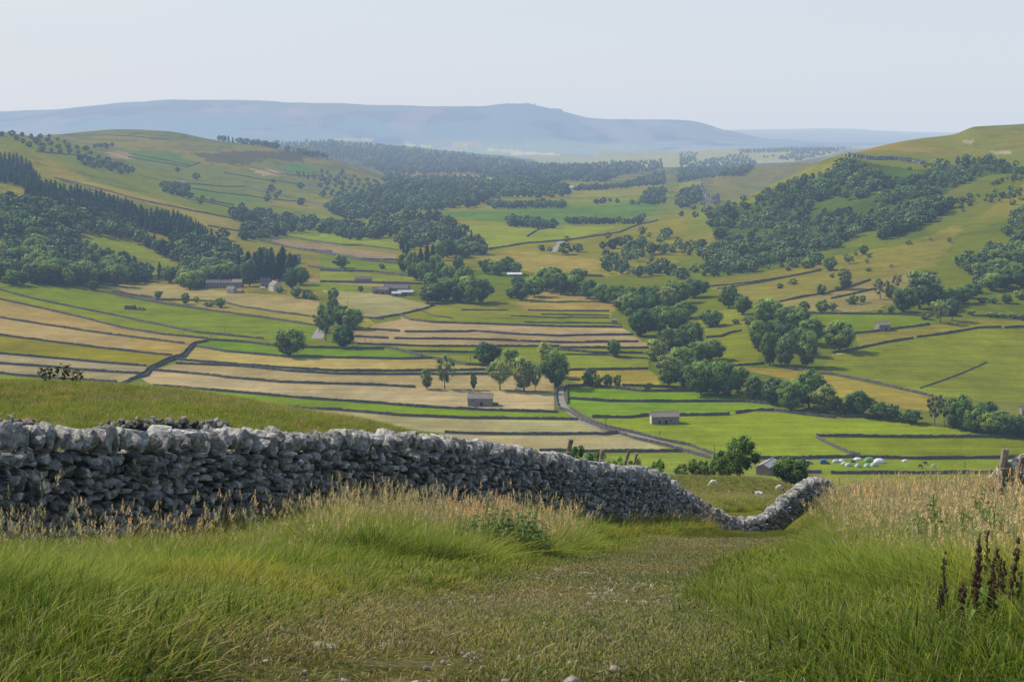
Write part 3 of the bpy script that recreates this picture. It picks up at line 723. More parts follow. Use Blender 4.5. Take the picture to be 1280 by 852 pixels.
WL = dict(
 w1='long dark stone wall crossing the upper green slope just below the ruin', w2='long stone wall between the green strip and the topmost tan field on the left',
 w3='stone wall between the two tan fields on the left slope, ending at the crooked wall', w4='stone wall between the lower tan field and the olive field on the left',
 w5='stone wall between the olive field and the upper pale hay strip on the left', w6='stone wall between the two pale hay strips on the left',
 w7='stone wall between the lowest pale hay strip and bright grass on the left', w8='short stone wall end in the bright grass at the left edge',
 w9='crooked downhill stone wall joining the ends of the left terraces', w9b='second crooked downhill wall running close beside the first, right side',
 w18a='curving stone wall leading right from the crooked wall towards the lone round tree', w10='stone wall splitting the two long pale hay strips above the field barn',
 w11='upper of two close stone walls under the golden field', w12='lower of two close stone walls under the golden field',
 w13='long stone wall just below the barn in the hay, above the bright green strip', w14='long stone wall under the narrow bright green strip',
 w15='stone wall between the two lowest hayfields above the big near wall', w16='stone wall closing the bottom of the lowest hayfield beside the lane',
 w17='stone wall along the top of the golden field behind the lone round tree', w18='stone wall between the long green slope and the thin gold strip, by the small bushes',
 w19='stone wall under the big pale hayfield below the hillside farm', w19b='kinked stone wall round the foot of the pale field below the farm sheds',
 w20='curving stone wall between the ridged green pasture and the tan terraces', w21='stone wall between the first and second tan terraces in mid valley',
 w22='short stone wall piece left of a gateway in the tan terraces', w23='short stone wall left of the gap under the second tan terrace',
 w23b='long stone wall under the second tan terrace, right of the gap', w24='stone wall under the lowest tan terrace in mid valley',
 w25='short stone wall in the green strips behind the round tree row', w26='short stone wall beside the dark round tree on the bright grass',
 w27='slanting pale stone wall running down to the round tree of the tree row', w28='broken low wall across the top of the ridged green pasture, left half',
 w28b='low wall across the top of the ridged green pasture, right half', w29='low curved wall in the middle of the ridged green pasture',
 w30='low wall near the foot of the ridged green pasture', w30b='thin low wall right of the ridged pasture near the river trees',
 w31='topmost low wall in the tan field below the village trees', w32='short curved wall in the ridged pasture near its left corner',
 w33='upper wall of the green strips beside the single small tree', w34='lower wall of the green strips beside the single small tree',
 w35='stone wall between the green field and the gold field right of the tree row', w36='short wall piece right behind the biggest tree of the row',
 w37='bushy stone wall along the top of the brightest green field', w37b='thin wall under the gold field by the river trees',
 w38='long dark stone wall through the middle of the brightest green fields', w39='stone wall running left from the roadside barn',
 w39b='stone wall running right from the roadside barn', w40='short stone wall in the green field right of the roadside barn',
 w40b='bowed stone wall under the river trees in the green fields', w40c='stone wall along the foot of the river trees further right',
 w41='long wall along the top of the rectangular field above the tents', w42='pale slanting wall at the left end of the field above the tents',
 w43='long stone wall directly behind the tents and cars', w44='short stone wall by the bush in front of the camping field',
 w44b='dark stone wall in front of the camping field', w45='lowest stone wall, seen over the near dry grass',
 t1='left stone wall of the gravel lane', t2='right stone wall at the top of the gravel lane', t3='right stone wall along the lower gravel lane',
 r1='level stone wall behind the small square barn on the right slope', r1b='pale wall continuing to the right edge behind the slanting field',
 r2='stone wall rising right from the small square barn', r3='dark stone wall rising right from the single oak, lower part',
 r3b='dark rising stone wall, upper part right of the gap', r3c='end of the rising stone wall at the right edge',
 r4='pale tumbled wall slanting down below the tree clump on the right', r4b='tumbled wall end in the shade under the tree clump',
 r5='faint broken wall curving up the big green slope', r6='short broken wall between the river trees and the tree clump',
 r7='grey broken wall climbing the tan slope through thorn bushes', r8='short broken wall below the thorn bushes on the tan slope',
 r9='topmost faint wall climbing across the tan slope', r10='low wall in shade left of the tree clump foot',
 r11='thin wall low on the right hillside, left part', r12='thin wall low on the right hillside, right part',
 u1='long thin wall descending the tan spur above the dark conifers', u1b='thin wall in the fields right of the conifer belt',
 u2='thin curving wall round the green dome field high on the left', u3='thin wall across the high green slope on the left',
 u4='long wall along the tan spur above the bright valley fields', u5='short wall in the tan field at the left edge between conifer woods',
 u6='wall under the bright strip beside the central trees', u7='wall under the pinkish strip beside the central trees',
 u8='wall in the green fields above the small shed', u9='wall beside the small dark shed above the farm', u10='wall round the small bright field by the dark hollow',
 u11='thin wall among scattered trees on the high left slope', u12='thin kinked wall between the two bright valley fields',
 u13='short wall in the green fields left of the central trees', u14='pinkish bare wall behind the river trees', u15='thin wall on the far right spur',
 u20='thin wall crossing the high fields below the lone round copse', u21='thin wall across the high fields level with the small bright field', u22='thin wall low on the high fields above the spur conifers',
 u23='thin wall slanting across the tan spur above the conifer belt', u24='thin wall along the brow of the domed hill', u25='thin wall from the high farm towards the green dome field',
 u26='short thin wall at the foot of the tan spur', u27='thin wall near the top left along the gill trees', u28='thin wall in the green fields right of the single bush tree', u29='thin wall in the green fields above the farm cottages',
 u16='wall at the upper left edge of the conifer wood', u17='short wall below the curved valley field', u18='upper thin wall under the wood beside the ruin', u19='wall under the wood edge above the ruin')
for k_, line in W.items():
    hgt = 1.4 if k_[0] == 'w' else 1.35
    if k_ in ('w28', 'w28b', 'w29', 'w30', 'w30b', 'w31', 'w32', 'r9', 'w34', 'u18'): hgt = 1.0
    if k_ == 'r5': hgt = .6
    if k_[0] == 'u': hgt = 1.8
    field_wall('dry_stone_wall', line, hgt, WL[k_], GW)

# ------------------------------------------------------------------ trees
def ico(sub):
    import bmesh
    bm = bmesh.new(); bmesh.ops.create_icosphere(bm, subdivisions=sub, radius=1)
    V = np.array([v.co[:] for v in bm.verts]); F = np.array([[v.index for v in f.verts] for f in bm.faces]); bm.free()
    return V, F
ICO1, ICO2, ICO3 = ico(1), ico(2), ico(3)
def leaf_quads(P, N, size, r, flat=.5):
    """small bent leaf-spray faces at points P turned roughly to N"""
    n = len(P); J = r.normal(size=(n, 3)); J /= np.linalg.norm(J, axis=1)[:, None]
    Nn = N * flat + J * (1 - flat); Nn /= np.linalg.norm(Nn, axis=1)[:, None]
    A = np.cross(Nn, r.normal(size=(n, 3))); A /= np.linalg.norm(A, axis=1)[:, None]; B = np.cross(Nn, A)
    s = size * (.6 + .8 * r.random(n))[:, None]
    V = np.stack([P + A * s, P + B * s * .75, P - A * s, P - B * s * .75 + Nn * s * .3], 1).reshape(-1, 3)
    return V, np.arange(4 * n).reshape(-1, 4)
def crown_mesh(name, kind, seed, nleaf, size, mat):
    r = np.random.default_rng(seed); Vs, Fs, Cs = [], [], []; off = 0; FT = []
    if kind in ('round', 'tall', 'ash', 'bush'):
        ncl = {'round': 26, 'tall': 26, 'ash': 20, 'bush': 12}[kind]
        rx, rz, zc = {'round': (.46, .45, .53), 'tall': (.27, .46, .53), 'ash': (.36, .40, .59), 'bush': (.5, .46, .45)}[kind]
        cl = []
        for i in range(ncl):
            a = i * 2.4 + r.random(); zz = -0.95 + 1.9 * (i + .5) / ncl
            rr = math.sqrt(max(0, 1 - zz * zz)) * r.uniform(.5, 1.05)
            bot = .8 if zz < -.5 else 1
            c = np.array([math.cos(a) * rr * rx * bot, math.sin(a) * rr * rx * bot, zc + zz * rz * .86 + r.uniform(-.03, .03)])
            cl.append((c, r.uniform(.10, .25) * (rx / .42) ** .6 * (.8 if kind == 'ash' else 1)))
        per = nleaf // ncl
        for c, rad in cl:
            d = r.normal(size=(per, 3)); d /= np.linalg.norm(d, axis=1)[:, None]; d[:, 2] = np.abs(d[:, 2]) * np.where(r.random(per) < .72, 1, -1)
            rr = rad * (.55 + .5 * r.random(per) ** .5)
            P = c + d * rr[:, None] * np.array([1, 1, .8]); P[:, 2] = np.maximum(P[:, 2], .07 if kind != 'bush' else .0)
            out = (P - np.array([0, 0, zc])); out /= np.linalg.norm(out, axis=1)[:, None] + 1e-6
            V, F = leaf_quads(P, d * .8 + out * .5, size, r, .72)
            tone = r.uniform(.62, 1.25) * (.5 + .8 * (P[:, 2] - zc + rz) / (2 * rz)) * r.uniform(.75, 1.25, per)  # paler upwards: light from above put into the leaf colour
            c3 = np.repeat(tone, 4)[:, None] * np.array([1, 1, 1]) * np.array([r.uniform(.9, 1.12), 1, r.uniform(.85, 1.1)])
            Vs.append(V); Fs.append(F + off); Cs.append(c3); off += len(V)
        if kind != 'ash' or True:   # inner mass coloured dark: crown shade put into the colour
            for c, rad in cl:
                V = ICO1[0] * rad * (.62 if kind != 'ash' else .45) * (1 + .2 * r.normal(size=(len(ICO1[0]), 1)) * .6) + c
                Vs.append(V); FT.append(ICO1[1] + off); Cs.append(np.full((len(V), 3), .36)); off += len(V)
    else:   # conifer: drooping tiers of sprays around a spire
        tiers = 15; per = nleaf // tiers
        for i in range(tiers):
            f = i / tiers; z0 = .10 + .88 * f; rad = (.25 * (1 - f) ** .75 + .012) * r.uniform(.7, 1.25)
            a = r.random(per) * 6.283; q = r.random(per) ** .5
            arm = 1 + .32 * np.sin(a * 5 + i * 1.7) * r.random(per)
            P = np.stack([np.cos(a) * rad * q * arm, np.sin(a) * rad * q * arm, z0 - q * .055 + r.normal(size=per) * .012], 1)
            N = np.stack([np.cos(a) * .6, np.sin(a) * .6, np.full(per, .8)], 1)
            V, F = leaf_quads(P, N, size * .8, r, .6)
            tone = (.55 + .6 * q) * r.uniform(.75, 1.25, per) * (.75 + .4 * f)  # darker inwards and lower: shade inside the tiers put into the colour
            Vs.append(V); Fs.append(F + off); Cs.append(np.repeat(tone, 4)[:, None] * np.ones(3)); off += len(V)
        n = 7; ang = np.arange(n) * 6.283 / n
        base = np.stack([np.cos(ang) * .15, np.sin(ang) * .15, np.full(n, .12)], 1)
        V = np.concatenate([base, [[0, 0, .93]]]); Vs.append(V); FT.append(np.array([[k, (k + 1) % n, n] for k in range(n)]) + off)
        Cs.append(np.full((len(V), 3), .4)); off += len(V)
    FF = [np.concatenate(Fs)] + ([np.concatenate(FT)] if FT else [])
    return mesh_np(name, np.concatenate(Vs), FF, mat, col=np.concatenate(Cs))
def trunk_mesh(name, kind, seed, mat=None):
    r = random.Random(seed); b = MB()
    if kind == 'conifer':
        b.tube((0, 0, -.03), (0, 0, .5), .018, .010, 6); b.tube((0, 0, .5), (0, 0, .97), .010, .002, 5)
        return b.mesh(name, mat or M['bark'])
    top = {'round': .55, 'tall': .7, 'ash': .62, 'bush': .35, 'bare': .6}[kind]
    rad = {'round': .034, 'tall': .024, 'ash': .022, 'bush': .018, 'bare': .026}[kind]
    p = Vector((0, 0, -.04)); pts = [p]
    for i in range(4): p = p + Vector((r.uniform(-.018, .018), r.uniform(-.018, .018), (top + .04) / 4)); pts.append(p)
    for i in range(4): b.tube(pts[i], pts[i + 1], rad * (1 - .18 * i) * (1.35 if i == 0 else 1), rad * (1 - .18 * (i + 1)), 7)
    def limb(p, d, L, rr, depth):
        q = p + d * L; b.tube(p, q, rr, rr * .6, 5)
        if depth:
            for _ in range(3 if kind == 'bare' else 2):
                e = (d + Vector((r.uniform(-.7, .7), r.uniform(-.7, .7), r.uniform(-.1, .5)))).normalized()
                limb(q, e, L * .68, rr * .6, depth - 1)
    nl = 9 if kind == 'bare' else 6
    for k in range(nl):
        a = k * 2.4 + r.random(); z = pts[2] + (pts[4] - pts[2]) * (k / nl)
        limb(z, Vector((math.cos(a) * .8, math.sin(a) * .8, .75)).normalized(), .2 if kind != 'bush' else .15, rad * .5, 3 if kind == 'bare' else 1)
    return b.mesh(name, mat or M['bark'])
PROTO = {}
def proto(kind, var):
    k = (kind, var)
    if k not in PROTO:
        seed = hash(kind) % 97 + var * 131 if False else {'round': 11, 'tall': 23, 'ash': 37, 'bush': 53, 'conifer': 71, 'bare': 89}[kind] + var * 131
        mat = {'round': 'leaf', 'tall': 'ashleaf', 'ash': 'ashleaf', 'bush': 'shrubleaf', 'conifer': 'needle', 'bare': 'shrubleaf'}[kind]
        nl = {'round': 3400, 'tall': 2600, 'ash': 1900, 'bush': 1300, 'conifer': 1900, 'bare': 300}[kind]
        sz = {'round': .024, 'tall': .021, 'ash': .021, 'bush': .036, 'conifer': .026, 'bare': .016}[kind]
        if kind == 'bare': cm = crown_mesh('sparse_leaves', 'ash', seed, 340, .015, M['shrubleaf'])
        else: cm = crown_mesh('crown', kind, seed, nl, sz, M[mat])
        PROTO[k] = (trunk_mesh('trunk', kind, seed, M['deadwood'] if kind == 'bare' else None), cm)
    return PROTO[k]
NAT = {'round': .92, 'tall': .62, 'ash': .8, 'bush': 1.15, 'conifer': .5, 'bare': .85}   # natural width : height
tr = random.Random(5)
def tree(px, py, hpx, wpx, kind, label, group=None, cat='tree', name=None, ymin=560, xyz=None):
    x, y, z = xyz or at(px, py, ymin)
    H = hpx * math.hypot(y, z) / FPX * 1.02; Wd = (wpx or hpx * NAT[kind]) * y / FPX
    name = name or {'conifer': 'conifer_tree', 'bush': 'shrub', 'bare': 'bare_tree'}.get(kind, 'broadleaf_tree')
    root = bpy.data.objects.new(name, None); C.objects.link(root); root.location = (x, y, z)
    root.rotation_euler = (0, 0, tr.random() * 6.28); root.empty_display_size = .5
    sx = Wd / NAT[kind]; root.scale = (sx * tr.uniform(.93, 1.07), sx * tr.uniform(.93, 1.07), H)
    tag(root, label, cat, group)
    t, c = proto(kind, tr.randrange(7 if kind == 'round' else 4))
    link('trunk', t, root); link('crown', c, root)
    return root
ORD = ['first', 'second', 'third', 'fourth', 'fifth', 'sixth', 'seventh', 'eighth', 'ninth', 'tenth', 'eleventh', 'twelfth', 'thirteenth', 'fourteenth',
       'fifteenth', 'sixteenth', 'seventeenth', 'eighteenth', 'nineteenth', 'twentieth', 'twenty-first', 'twenty-second', 'twenty-third', 'twenty-fourth',
       'twenty-fifth', 'twenty-sixth', 'twenty-seventh', 'twenty-eighth', 'twenty-ninth', 'thirtieth', 'thirty-first', 'thirty-second', 'thirty-third', 'thirty-fourth', 'thirty-fifth', 'thirty-sixth', 'thirty-seventh', 'thirty-eighth', 'thirty-ninth', 'fortieth']
LOOK = {'round': 'round dark leafy tree', 'tall': 'tall narrow leafy tree', 'ash': 'airy ash tree', 'bush': 'low green bush', 'conifer': 'dark pointed conifer', 'bare': 'bare grey tree'}
NT_COUNT = 0
def grove(lst, place, group):
    """lst of (px, py, h, w, kind); labelled by order from the left"""
    global NT_COUNT
    lst = sorted(lst)
    cnt = {}
    for t in lst: cnt[t[4]] = cnt.get(t[4], 0) + 1
    seen = {}
    for px, py, h, w, kind in lst:
        i = seen.get(kind, 0); seen[kind] = i + 1
        lab = f'{LOOK[kind]}, {ORD[i]} such from left {place}' if cnt[kind] > 1 else f'only {LOOK[kind]} {place}'
        tree(px, py, h, w, kind, lab, group); NT_COUNT += 1
def one(px, py, h, w, kind, label):
    global NT_COUNT
    NT_COUNT += 1; return tree(px, py, h, w, kind, label)
one(363, 444.5, 33, 40, 'round', 'big solitary round tree standing alone on the bright green strip')
one(430, 434, 27, 27, 'round', 'dark round tree in front of the lane cluster, casting a long shadow')
grove([(407, 426, 47, 30, 'ash'), (416, 400, 40, 17, 'tall'), (440, 411, 26, 28, 'round'), (399, 415, 26, 18, 'ash'), (426, 408, 26, 22, 'round')],
      'in the cluster by the upper lane end', 'trees clustered by the upper lane end')
grove([(534, 486, 26, 15, 'tall'), (556, 486, 42, 29, 'ash'), (592, 487, 22, 8, 'tall'), (609, 456, 28, 32, 'round'), (625, 487, 40, 36, 'ash'), (655, 489, 42, 28, 'tall'),
       (669, 490, 36, 16, 'ash'), (694, 484, 46, 36, 'round'), (684, 470, 44, 24, 'tall'), (639, 458, 22, 20, 'round')],
      'in the tree row above the hay barn', 'tree row above the hay barn')
one(768, 446, 21, 17, 'round', 'small single tree on the green strip with a long shadow')
grove([(737, 482, 24, 24, 'bush'), (745, 484, 20, 16, 'bush'), (760, 483, 18, 17, 'bush'), (772, 484, 17, 11, 'bush'), (810, 487, 9, 12, 'bush')],
      'on the wall above the brightest field', 'bushes along the wall above the brightest field')
grove([(652,375,22,24,'round'),(640,372,13,16,'round'),(668,371,24,26,'round'),(683,364,28,28,'round'),(701,368,27,26,'round'),(717,368,24,24,'round'),
       (735,373,22,24,'round'),(752,377,22,26,'round'),(770,381,24,28,'round'),(786,384,25,26,'round'),(648,362,16,18,'round'),(722,356,20,22,'round'),(692,352,18,20,'round')],
      'in the belt by the village house', 'tree belt by the village house')
grove([(790,398,30,30,'round'),(812,398,30,32,'round'),(835,386,26,28,'tall'),(850,379,26,28,'round'),(868,372,24,30,'round'),(778,391,22,22,'tall'),
       (801,420,34,32,'round'),(825,419,36,36,'round'),(848,413,28,30,'round'),(864,437,34,32,'round'),(840,441,30,34,'round'),(822,455,30,30,'tall'),
       (872,454,27,30,'round'),(852,472,38,36,'round'),(836,484,38,34,'tall'),(889,450,26,28,'round'),(876,493,42,36,'round'),(897,494,44,34,'round'),
       (859,487,28,24,'tall'),(856,398,22,26,'round'),(820,380,22,22,'round'),(840,368,18,18,'round'),(806,378,20,20,'round')],
      'in the broad riverside wood', 'broad riverside wood of round trees')
one(888, 408, 21, 27, 'round', 'neat round tree alone just right of the riverside wood')
grove([(908,496,30,24,'round'),(922,490,30,30,'round'),(941,500,30,24,'tall'),(965,505,33,28,'tall'),(954,501,22,20,'round'),(989,513,38,36,'round'),(1011,509,44,38,'round'),
       (1030,516,36,30,'tall'),(1046,512,20,22,'bush'),(1072,519,31,34,'round'),(1098,523,22,24,'round'),(1114,525,21,22,'tall'),(1140,529,17,24,'round'),(1128,527,12,15,'bush'),
       (1058,517,15,16,'bush')],
      'in the line of trees along the river', 'line of trees along the river')
grove([(1168,531,40,28,'bare'),(1180,530,36,24,'bare'),(1198,535,39,34,'round'),(1216,539,30,28,'round'),(1230,538,35,32,'round'),(1250,544,29,38,'round'),
       (1238,543,26,28,'round'),(1268,546,28,28,'round'),(1284,546,26,26,'tall'),(1210,537,20,22,'bush'),(1190,533,16,18,'bush'),(1300,546,28,30,'round')],
      'in the thicket ending the river line', 'thicket at the right end of the river')
grove([(911,385,27,26,'round'),(928,393,23,22,'round'),(958,404,31,36,'round'),(984,409,25,28,'round'),(999,410,26,28,'round'),(948,438,37,28,'round'),
       (968,438,34,32,'round'),(962,456,40,24,'round'),(981,459,42,28,'tall'),(1008,459,46,28,'round'),(1015,431,34,36,'round'),(1000,445,36,26,'round'),(985,440,34,24,'round')],
      'in the dark clump on the right slope', 'dark clump of trees on the right slope')
one(1050, 439, 36, 38, 'round', 'broad single oak at the lower end of the dark rising wall')
grove([(1005,390,14,13,'round'),(990,391,10,18,'bush'),(1027,390,17,18,'bush'),(1041,388,12,13,'bush'),(1065,380,13,15,'bush'),(1078,378,10,9,'bush'),(1056,362,26,20,'tall'),
       (1048,363,8,12,'bush'),(1026,368,14,14,'bush'),(1100,374,27,24,'bare'),(1121,362,20,16,'bare'),(1112,372,18,16,'bush'),(1037,338,17,18,'round'),(1015,337,15,12,'ash'),
       (1008,335,10,14,'bush'),(1060,330,12,14,'ash'),(1079,318,12,13,'round'),(935,410,17,16,'ash'),(920,405,8,13,'bush'),(1040,347,6,7,'bush'),(1086,322,6,8,'bush')],
      'among the thorns on the tan slope', 'thorns and small trees on the tan slope')
grove([(1150,386,48,38,'tall'),(1160,372,34,28,'tall'),(1130,390,30,30,'round'),(1165,384,30,30,'round'),(1175,404,30,28,'ash'),(1190,401,28,26,'ash'),(1201,379,20,26,'round'),
       (1214,373,18,22,'round'),(1186,382,22,22,'round'),(1222,366,14,22,'bare'),(1240,379,9,14,'bush'),(1258,379,12,13,'round'),(1228,378,7,12,'bush'),(1156,399,9,14,'bush'),
       (1214,393,7,12,'bush'),(1240,396,8,14,'bush'),(1252,397,7,12,'bush'),(1265,398,8,14,'bush'),(1278,400,8,14,'bush'),(1114,391,10,12,'bush'),(1100,391,5,8,'bush')],
      'in the copse above the hut field', 'copse at the right above the barn field')
grove([(1240,363,22,24,'round'),(1254,360,24,26,'round'),(1270,354,25,26,'round'),(1283,362,28,28,'round'),(1250,343,20,24,'round'),(1266,336,22,24,'round'),(1280,332,25,26,'round'),
       (1232,347,18,20,'round'),(1246,330,18,20,'round'),(1276,374,13,18,'bush'),(1222,345,15,18,'round'),(1262,352,18,20,'round'),(1240,350,16,20,'round'),(1270,318,18,20,'round'),(1282,305,18,20,'round')],
      'in the wood at the right edge', 'wood at the right edge')
# trees by the two farms and along the foot of the left wood
grove([(44,352,22,24,'tall'),(60,354,24,22,'tall'),(17,356,18,22,'round'),(30,356,16,16,'tall'),(90,356,26,22,'round'),(75,352,28,30,'round'),(146,357,26,30,'round'),
       (117,363,12,13,'round'),(200,350,24,12,'conifer'),(212,353,20,22,'round'),(170,352,22,14,'conifer'),(178,351,24,15,'conifer'),(226,357,16,12,'round'),(246,359,20,28,'round'),
       (234,354,22,20,'round'),(160,350,22,16,'conifer'),(135,345,20,22,'round'),(105,350,24,24,'tall'),(5,352,24,22,'tall')],
      'along the foot of the left wood', 'trees along the foot of the left wood')
grove([(198,373,10,10,'round'),(232,380,14,11,'round'),(245,378,9,9,'bush'),(275,384,12,14,'round'),(262,383,7,16,'bush')],
      'on the wall below the farmhouse', 'small bushes on the wall below the long farmhouse')
grove([(305,352,30,19,'conifer'),(311,349,37,22,'conifer'),(319,352,39,20,'conifer'),(326,348,41,24,'conifer'),(334,351,35,20,'conifer'),(340,347,40,23,'conifer'),(349,350,36,21,'conifer'),(354,345,39,24,'conifer'),(363,347,33,20,'conifer'),(369,344,27,19,'conifer'),
       (312,358,34,20,'tall'),(365,362,26,18,'round'),(376,356,24,20,'round'),(370,372,14,15,'round'),(384,373,12,16,'bush'),(390,374,9,14,'bush'),(330,328,20,14,'round'),(300,348,30,15,'conifer'),(350,366,9,12,'bush')],
      'around the farm cottages', 'trees around the farm cottages')
grove([(540,375,34,22,'round'),(546,378,24,20,'round'),(535,379,22,26,'tall'),(572,378,30,26,'round'),(588,379,34,34,'round'),(603,378,30,26,'round'),(560,375,26,22,'round'),
       (581,360,28,20,'round'),(451,365,8,7,'round'),(557,366,20,18,'round')],
      'right of the farm sheds', 'dark trees right of the farm sheds')
grove([(505,340,22,16,'round'),(516,344,30,16,'round'),(526,342,34,16,'conifer'),(534,338,36,15,'conifer'),(541,338,34,14,'conifer'),(545,345,26,16,'round'),(552,350,22,16,'round'),
       (560,352,20,18,'round'),(520,350,22,18,'round'),(530,352,24,18,'round'),(510,322,20,12,'conifer'),(550,325,24,18,'round'),(560,322,22,18,'round'),(570,320,18,20,'round'),
       (580,322,16,18,'round'),(592,318,16,16,'round'),(604,318,12,14,'round'),(573,338,18,16,'round'),(427,335,16,18,'round'),(478,336,7,8,'bush')],
      'in the central plantation', 'central plantation in mid valley')
grove([(608,342,18,20,'round'),(622,344,19,20,'round'),(634,342,20,20,'round'),(645,344,16,16,'round')], 'on the bank behind the village road', 'bank trees behind the village road')
# woods: scattered inside surveyed outlines; the largest are trees of their own, the rest one far wood
def pip(poly, x, y):
    c = False; n = len(poly)
    for i in range(n):
        (x0, y0), (x1, y1) = poly[i], poly[i - 1]
        if (y0 > y) != (y1 > y) and x < (x1 - x0) * (y - y0) / (y1 - y0) + x0: c = not c
    return c
CAND = []
EXCL = [[(106,292),(140,296),(180,307),(232,336),(218,352),(170,340),(140,327),(110,320)], [(84,284),(100,287),(98,293),(84,291)], zL([(0,375),(90,397),(90,445),(0,430)]), zR([(615,268),(720,280),(900,292),(900,312),(760,318),(700,345),(620,300)])]
def wood(poly, spacing, hm, kinds, place, w=1.0, ymin=560, keep=1.0, gap=0):
    """spacing in metres across; hm tree height range; scattered in plan within the outline"""
    r = random.Random(len(CAND) + 3)
    xs = [p[0] for p in poly]; ys_ = [p[1] for p in poly]; pts = []
    cell = {}
    for _ in range(16000):
        px = r.uniform(min(xs), max(xs)); py = r.uniform(min(ys_), max(ys_))
        if not pip(poly, px, py) or r.random() > keep or any(pip(e, px, py) for e in EXCL): continue
        sp = spacing
        ky = (int(px / sp), int(py / (sp * .45)))
        ok = True
        for a in (-1, 0, 1):
            for b in (-1, 0, 1):
                for (qx, qy) in cell.get((ky[0] + a, ky[1] + b), ()):
                    if (qx - px) ** 2 + ((qy - py) / .45) ** 2 < sp * sp: ok = False
        if not ok: continue
        cell.setdefault(ky, []).append((px, py))
        x, y, z = at(px, py, ymin)
        if y > 9500: continue
        if gap and float(fbm(x / 45, y / 60, 3)) > gap + r.uniform(-.08, .08): continue
        h = r.uniform(*hm); pts.append((h / y * FPX, px, py, (x, y, z), h, r.choice(kinds), place, w * r.uniform(.85, 1.45)))
    CAND.extend(pts)
# left hillside
CONB = zL([(0,395),(0,300),(60,300),(110,330),(150,395),(110,400)])
wood(CONB, 5, (15, 19), ['conifer'], 'in the plantation block at the top of the left slope')
wood(zL([(95,435),(110,400),(200,412),(330,440),(440,470),(530,510),(640,520),(740,570),(780,600),(700,600),(560,560),(430,520),(300,500),(140,470)]), 5, (16, 20), ['conifer'], 'in the dark conifer belt down the left slope')
wood(zL([(0,450),(90,455),(280,480),(430,520),(540,590),(660,660),(760,690),(840,680),(880,740),(700,770),(600,700),(520,625),(420,600),(330,575),(240,560),(200,640),(100,700),(0,740)]), 7, (9, 18), ['round', 'round', 'ash', 'tall', 'conifer'], 'in the mixed wood of the left slope')
wood(zL([(100,640),(240,580),(330,640),(440,640),(560,700),(560,740),(440,750),(240,760),(100,750)]), 8, (14, 18), ['conifer', 'round', 'tall'], 'in the lower mixed wood of the left slope')
wood(zL([(640,600),(780,610),(860,640),(900,700),(880,745),(740,760),(660,680)]), 8, (14, 18), ['conifer', 'round'], 'at the lower tip of the left wood')
# right hillside scrub and ash wood
R1 = zR([(560,330),(640,290),(720,310),(880,330),(1090,300),(1200,300),(1263,345),(1150,345),(1050,375),(950,430),(860,480),(720,540),(600,600),(420,660),(200,710),(90,710),(80,640),(240,590),(130,590),(100,500),(150,480),(340,430),(400,390),(500,360)])
wood(R1, 6.3, (6, 14), ['round', 'round', 'ash', 'ash', 'tall', 'bush'], 'in the ash wood under the crag', gap=.13)
wood(zR([(730,590),(830,560),(960,500),(1000,470),(960,460),(860,470),(820,500),(800,550),(740,570)]), 7, (11, 15), ['round'], 'in the dark tongue of wood on the right slope')
wood(zR([(960,480),(1263,330),(1263,420),(1120,480),(980,500)]), 7.5, (4, 8), ['round', 'bush', 'ash'], 'in the upper scrub of the right slope', gap=.06)
wood(zR([(1020,690),(1110,640),(1263,480),(1263,760),(1100,760),(1060,700)]), 7, (5, 12), ['round', 'bush', 'ash'], 'in the wood at the right edge above the copse', gap=.12)
wood(zR([(0,600),(60,560),(330,560),(560,600),(700,640),(460,690),(480,700),(300,700),(150,720),(0,730)]), 12, (5, 12), ['round', 'ash', 'bush'], 'scattered on the lower right slope', gap=-.02)
wood(zR([(0,500),(60,460),(260,440),(420,380),(420,420),(200,480),(60,520)]), 14, (8, 12), ['round', 'bush'], 'along the upper edge of the right slope', keep=.6)
wood(zR([(300,640),(700,560),(1000,470),(1263,420),(1263,560),(700,720),(300,830)]), 18, (2, 7), ['bush', 'bush', 'ash'], 'dotted over the right slope', gap=-.14)
wood(zM([(640,600),(900,600),(1240,560),(1400,600),(1380,700),(1263,760),(1040,700),(1050,650),(860,640)]), 11, (6, 14), ['round', 'round', 'tall', 'ash'], 'on the slope above the river wood', gap=-.03)
wood(zM([(1040,660),(1120,590),(1230,560),(1350,620),(1300,700),(1180,750),(1060,720)]), 11, (7, 15), ['round', 'ash', 'tall', 'bush'], 'in the copse left of the ash wood', gap=.03)
# middle distance
wood(zM([(120,570),(230,520),(420,500),(520,560),(600,620),(620,640),(480,640),(400,600),(300,640),(290,590),(140,575)]), 8, (12, 17), ['round', 'conifer', 'round'], 'in the belt behind the central plantation')
wood(zM([(30,470),(120,430),(220,400),(460,380),(700,390),(900,400),(920,430),(640,440),(560,470),(420,480),(200,500),(120,520),(40,490)]), 6.5, (13, 18), ['round'], 'in the village woods')
wood(zM([(230,370),(500,360),(690,385),(860,395),(700,400),(300,410)]), 6, (13, 18), ['round'], 'in the village woods')
wood(zM([(0,560),(30,530),(120,545),(230,580),(130,590)]), 8, (10, 15), ['round'], 'above the bright strips')
wood(zM([(620,460),(900,460),(900,470),(640,474)]), 4, (9, 13), ['round'], 'on the valley floor hedge')
wood(zM([(700,520),(860,535),(860,545),(700,540)]), 4.5, (9, 14), ['round'], 'on the valley floor')
wood(zM([(900,520),(1140,525),(1190,510),(1180,530),(920,530)]), 4.5, (8, 12), ['round'], 'on the valley floor hedge right')
wood(zM([(950,450),(1263,430),(1263,460),(960,458)]), 6, (7, 14), ['round'], 'scattered on the far valley floor', gap=-.05)
wood(zM([(930,400),(1090,395),(1263,340),(1263,385),(1090,400),(940,410)]), 4, (10, 14), ['round'], 'on the far valley side')
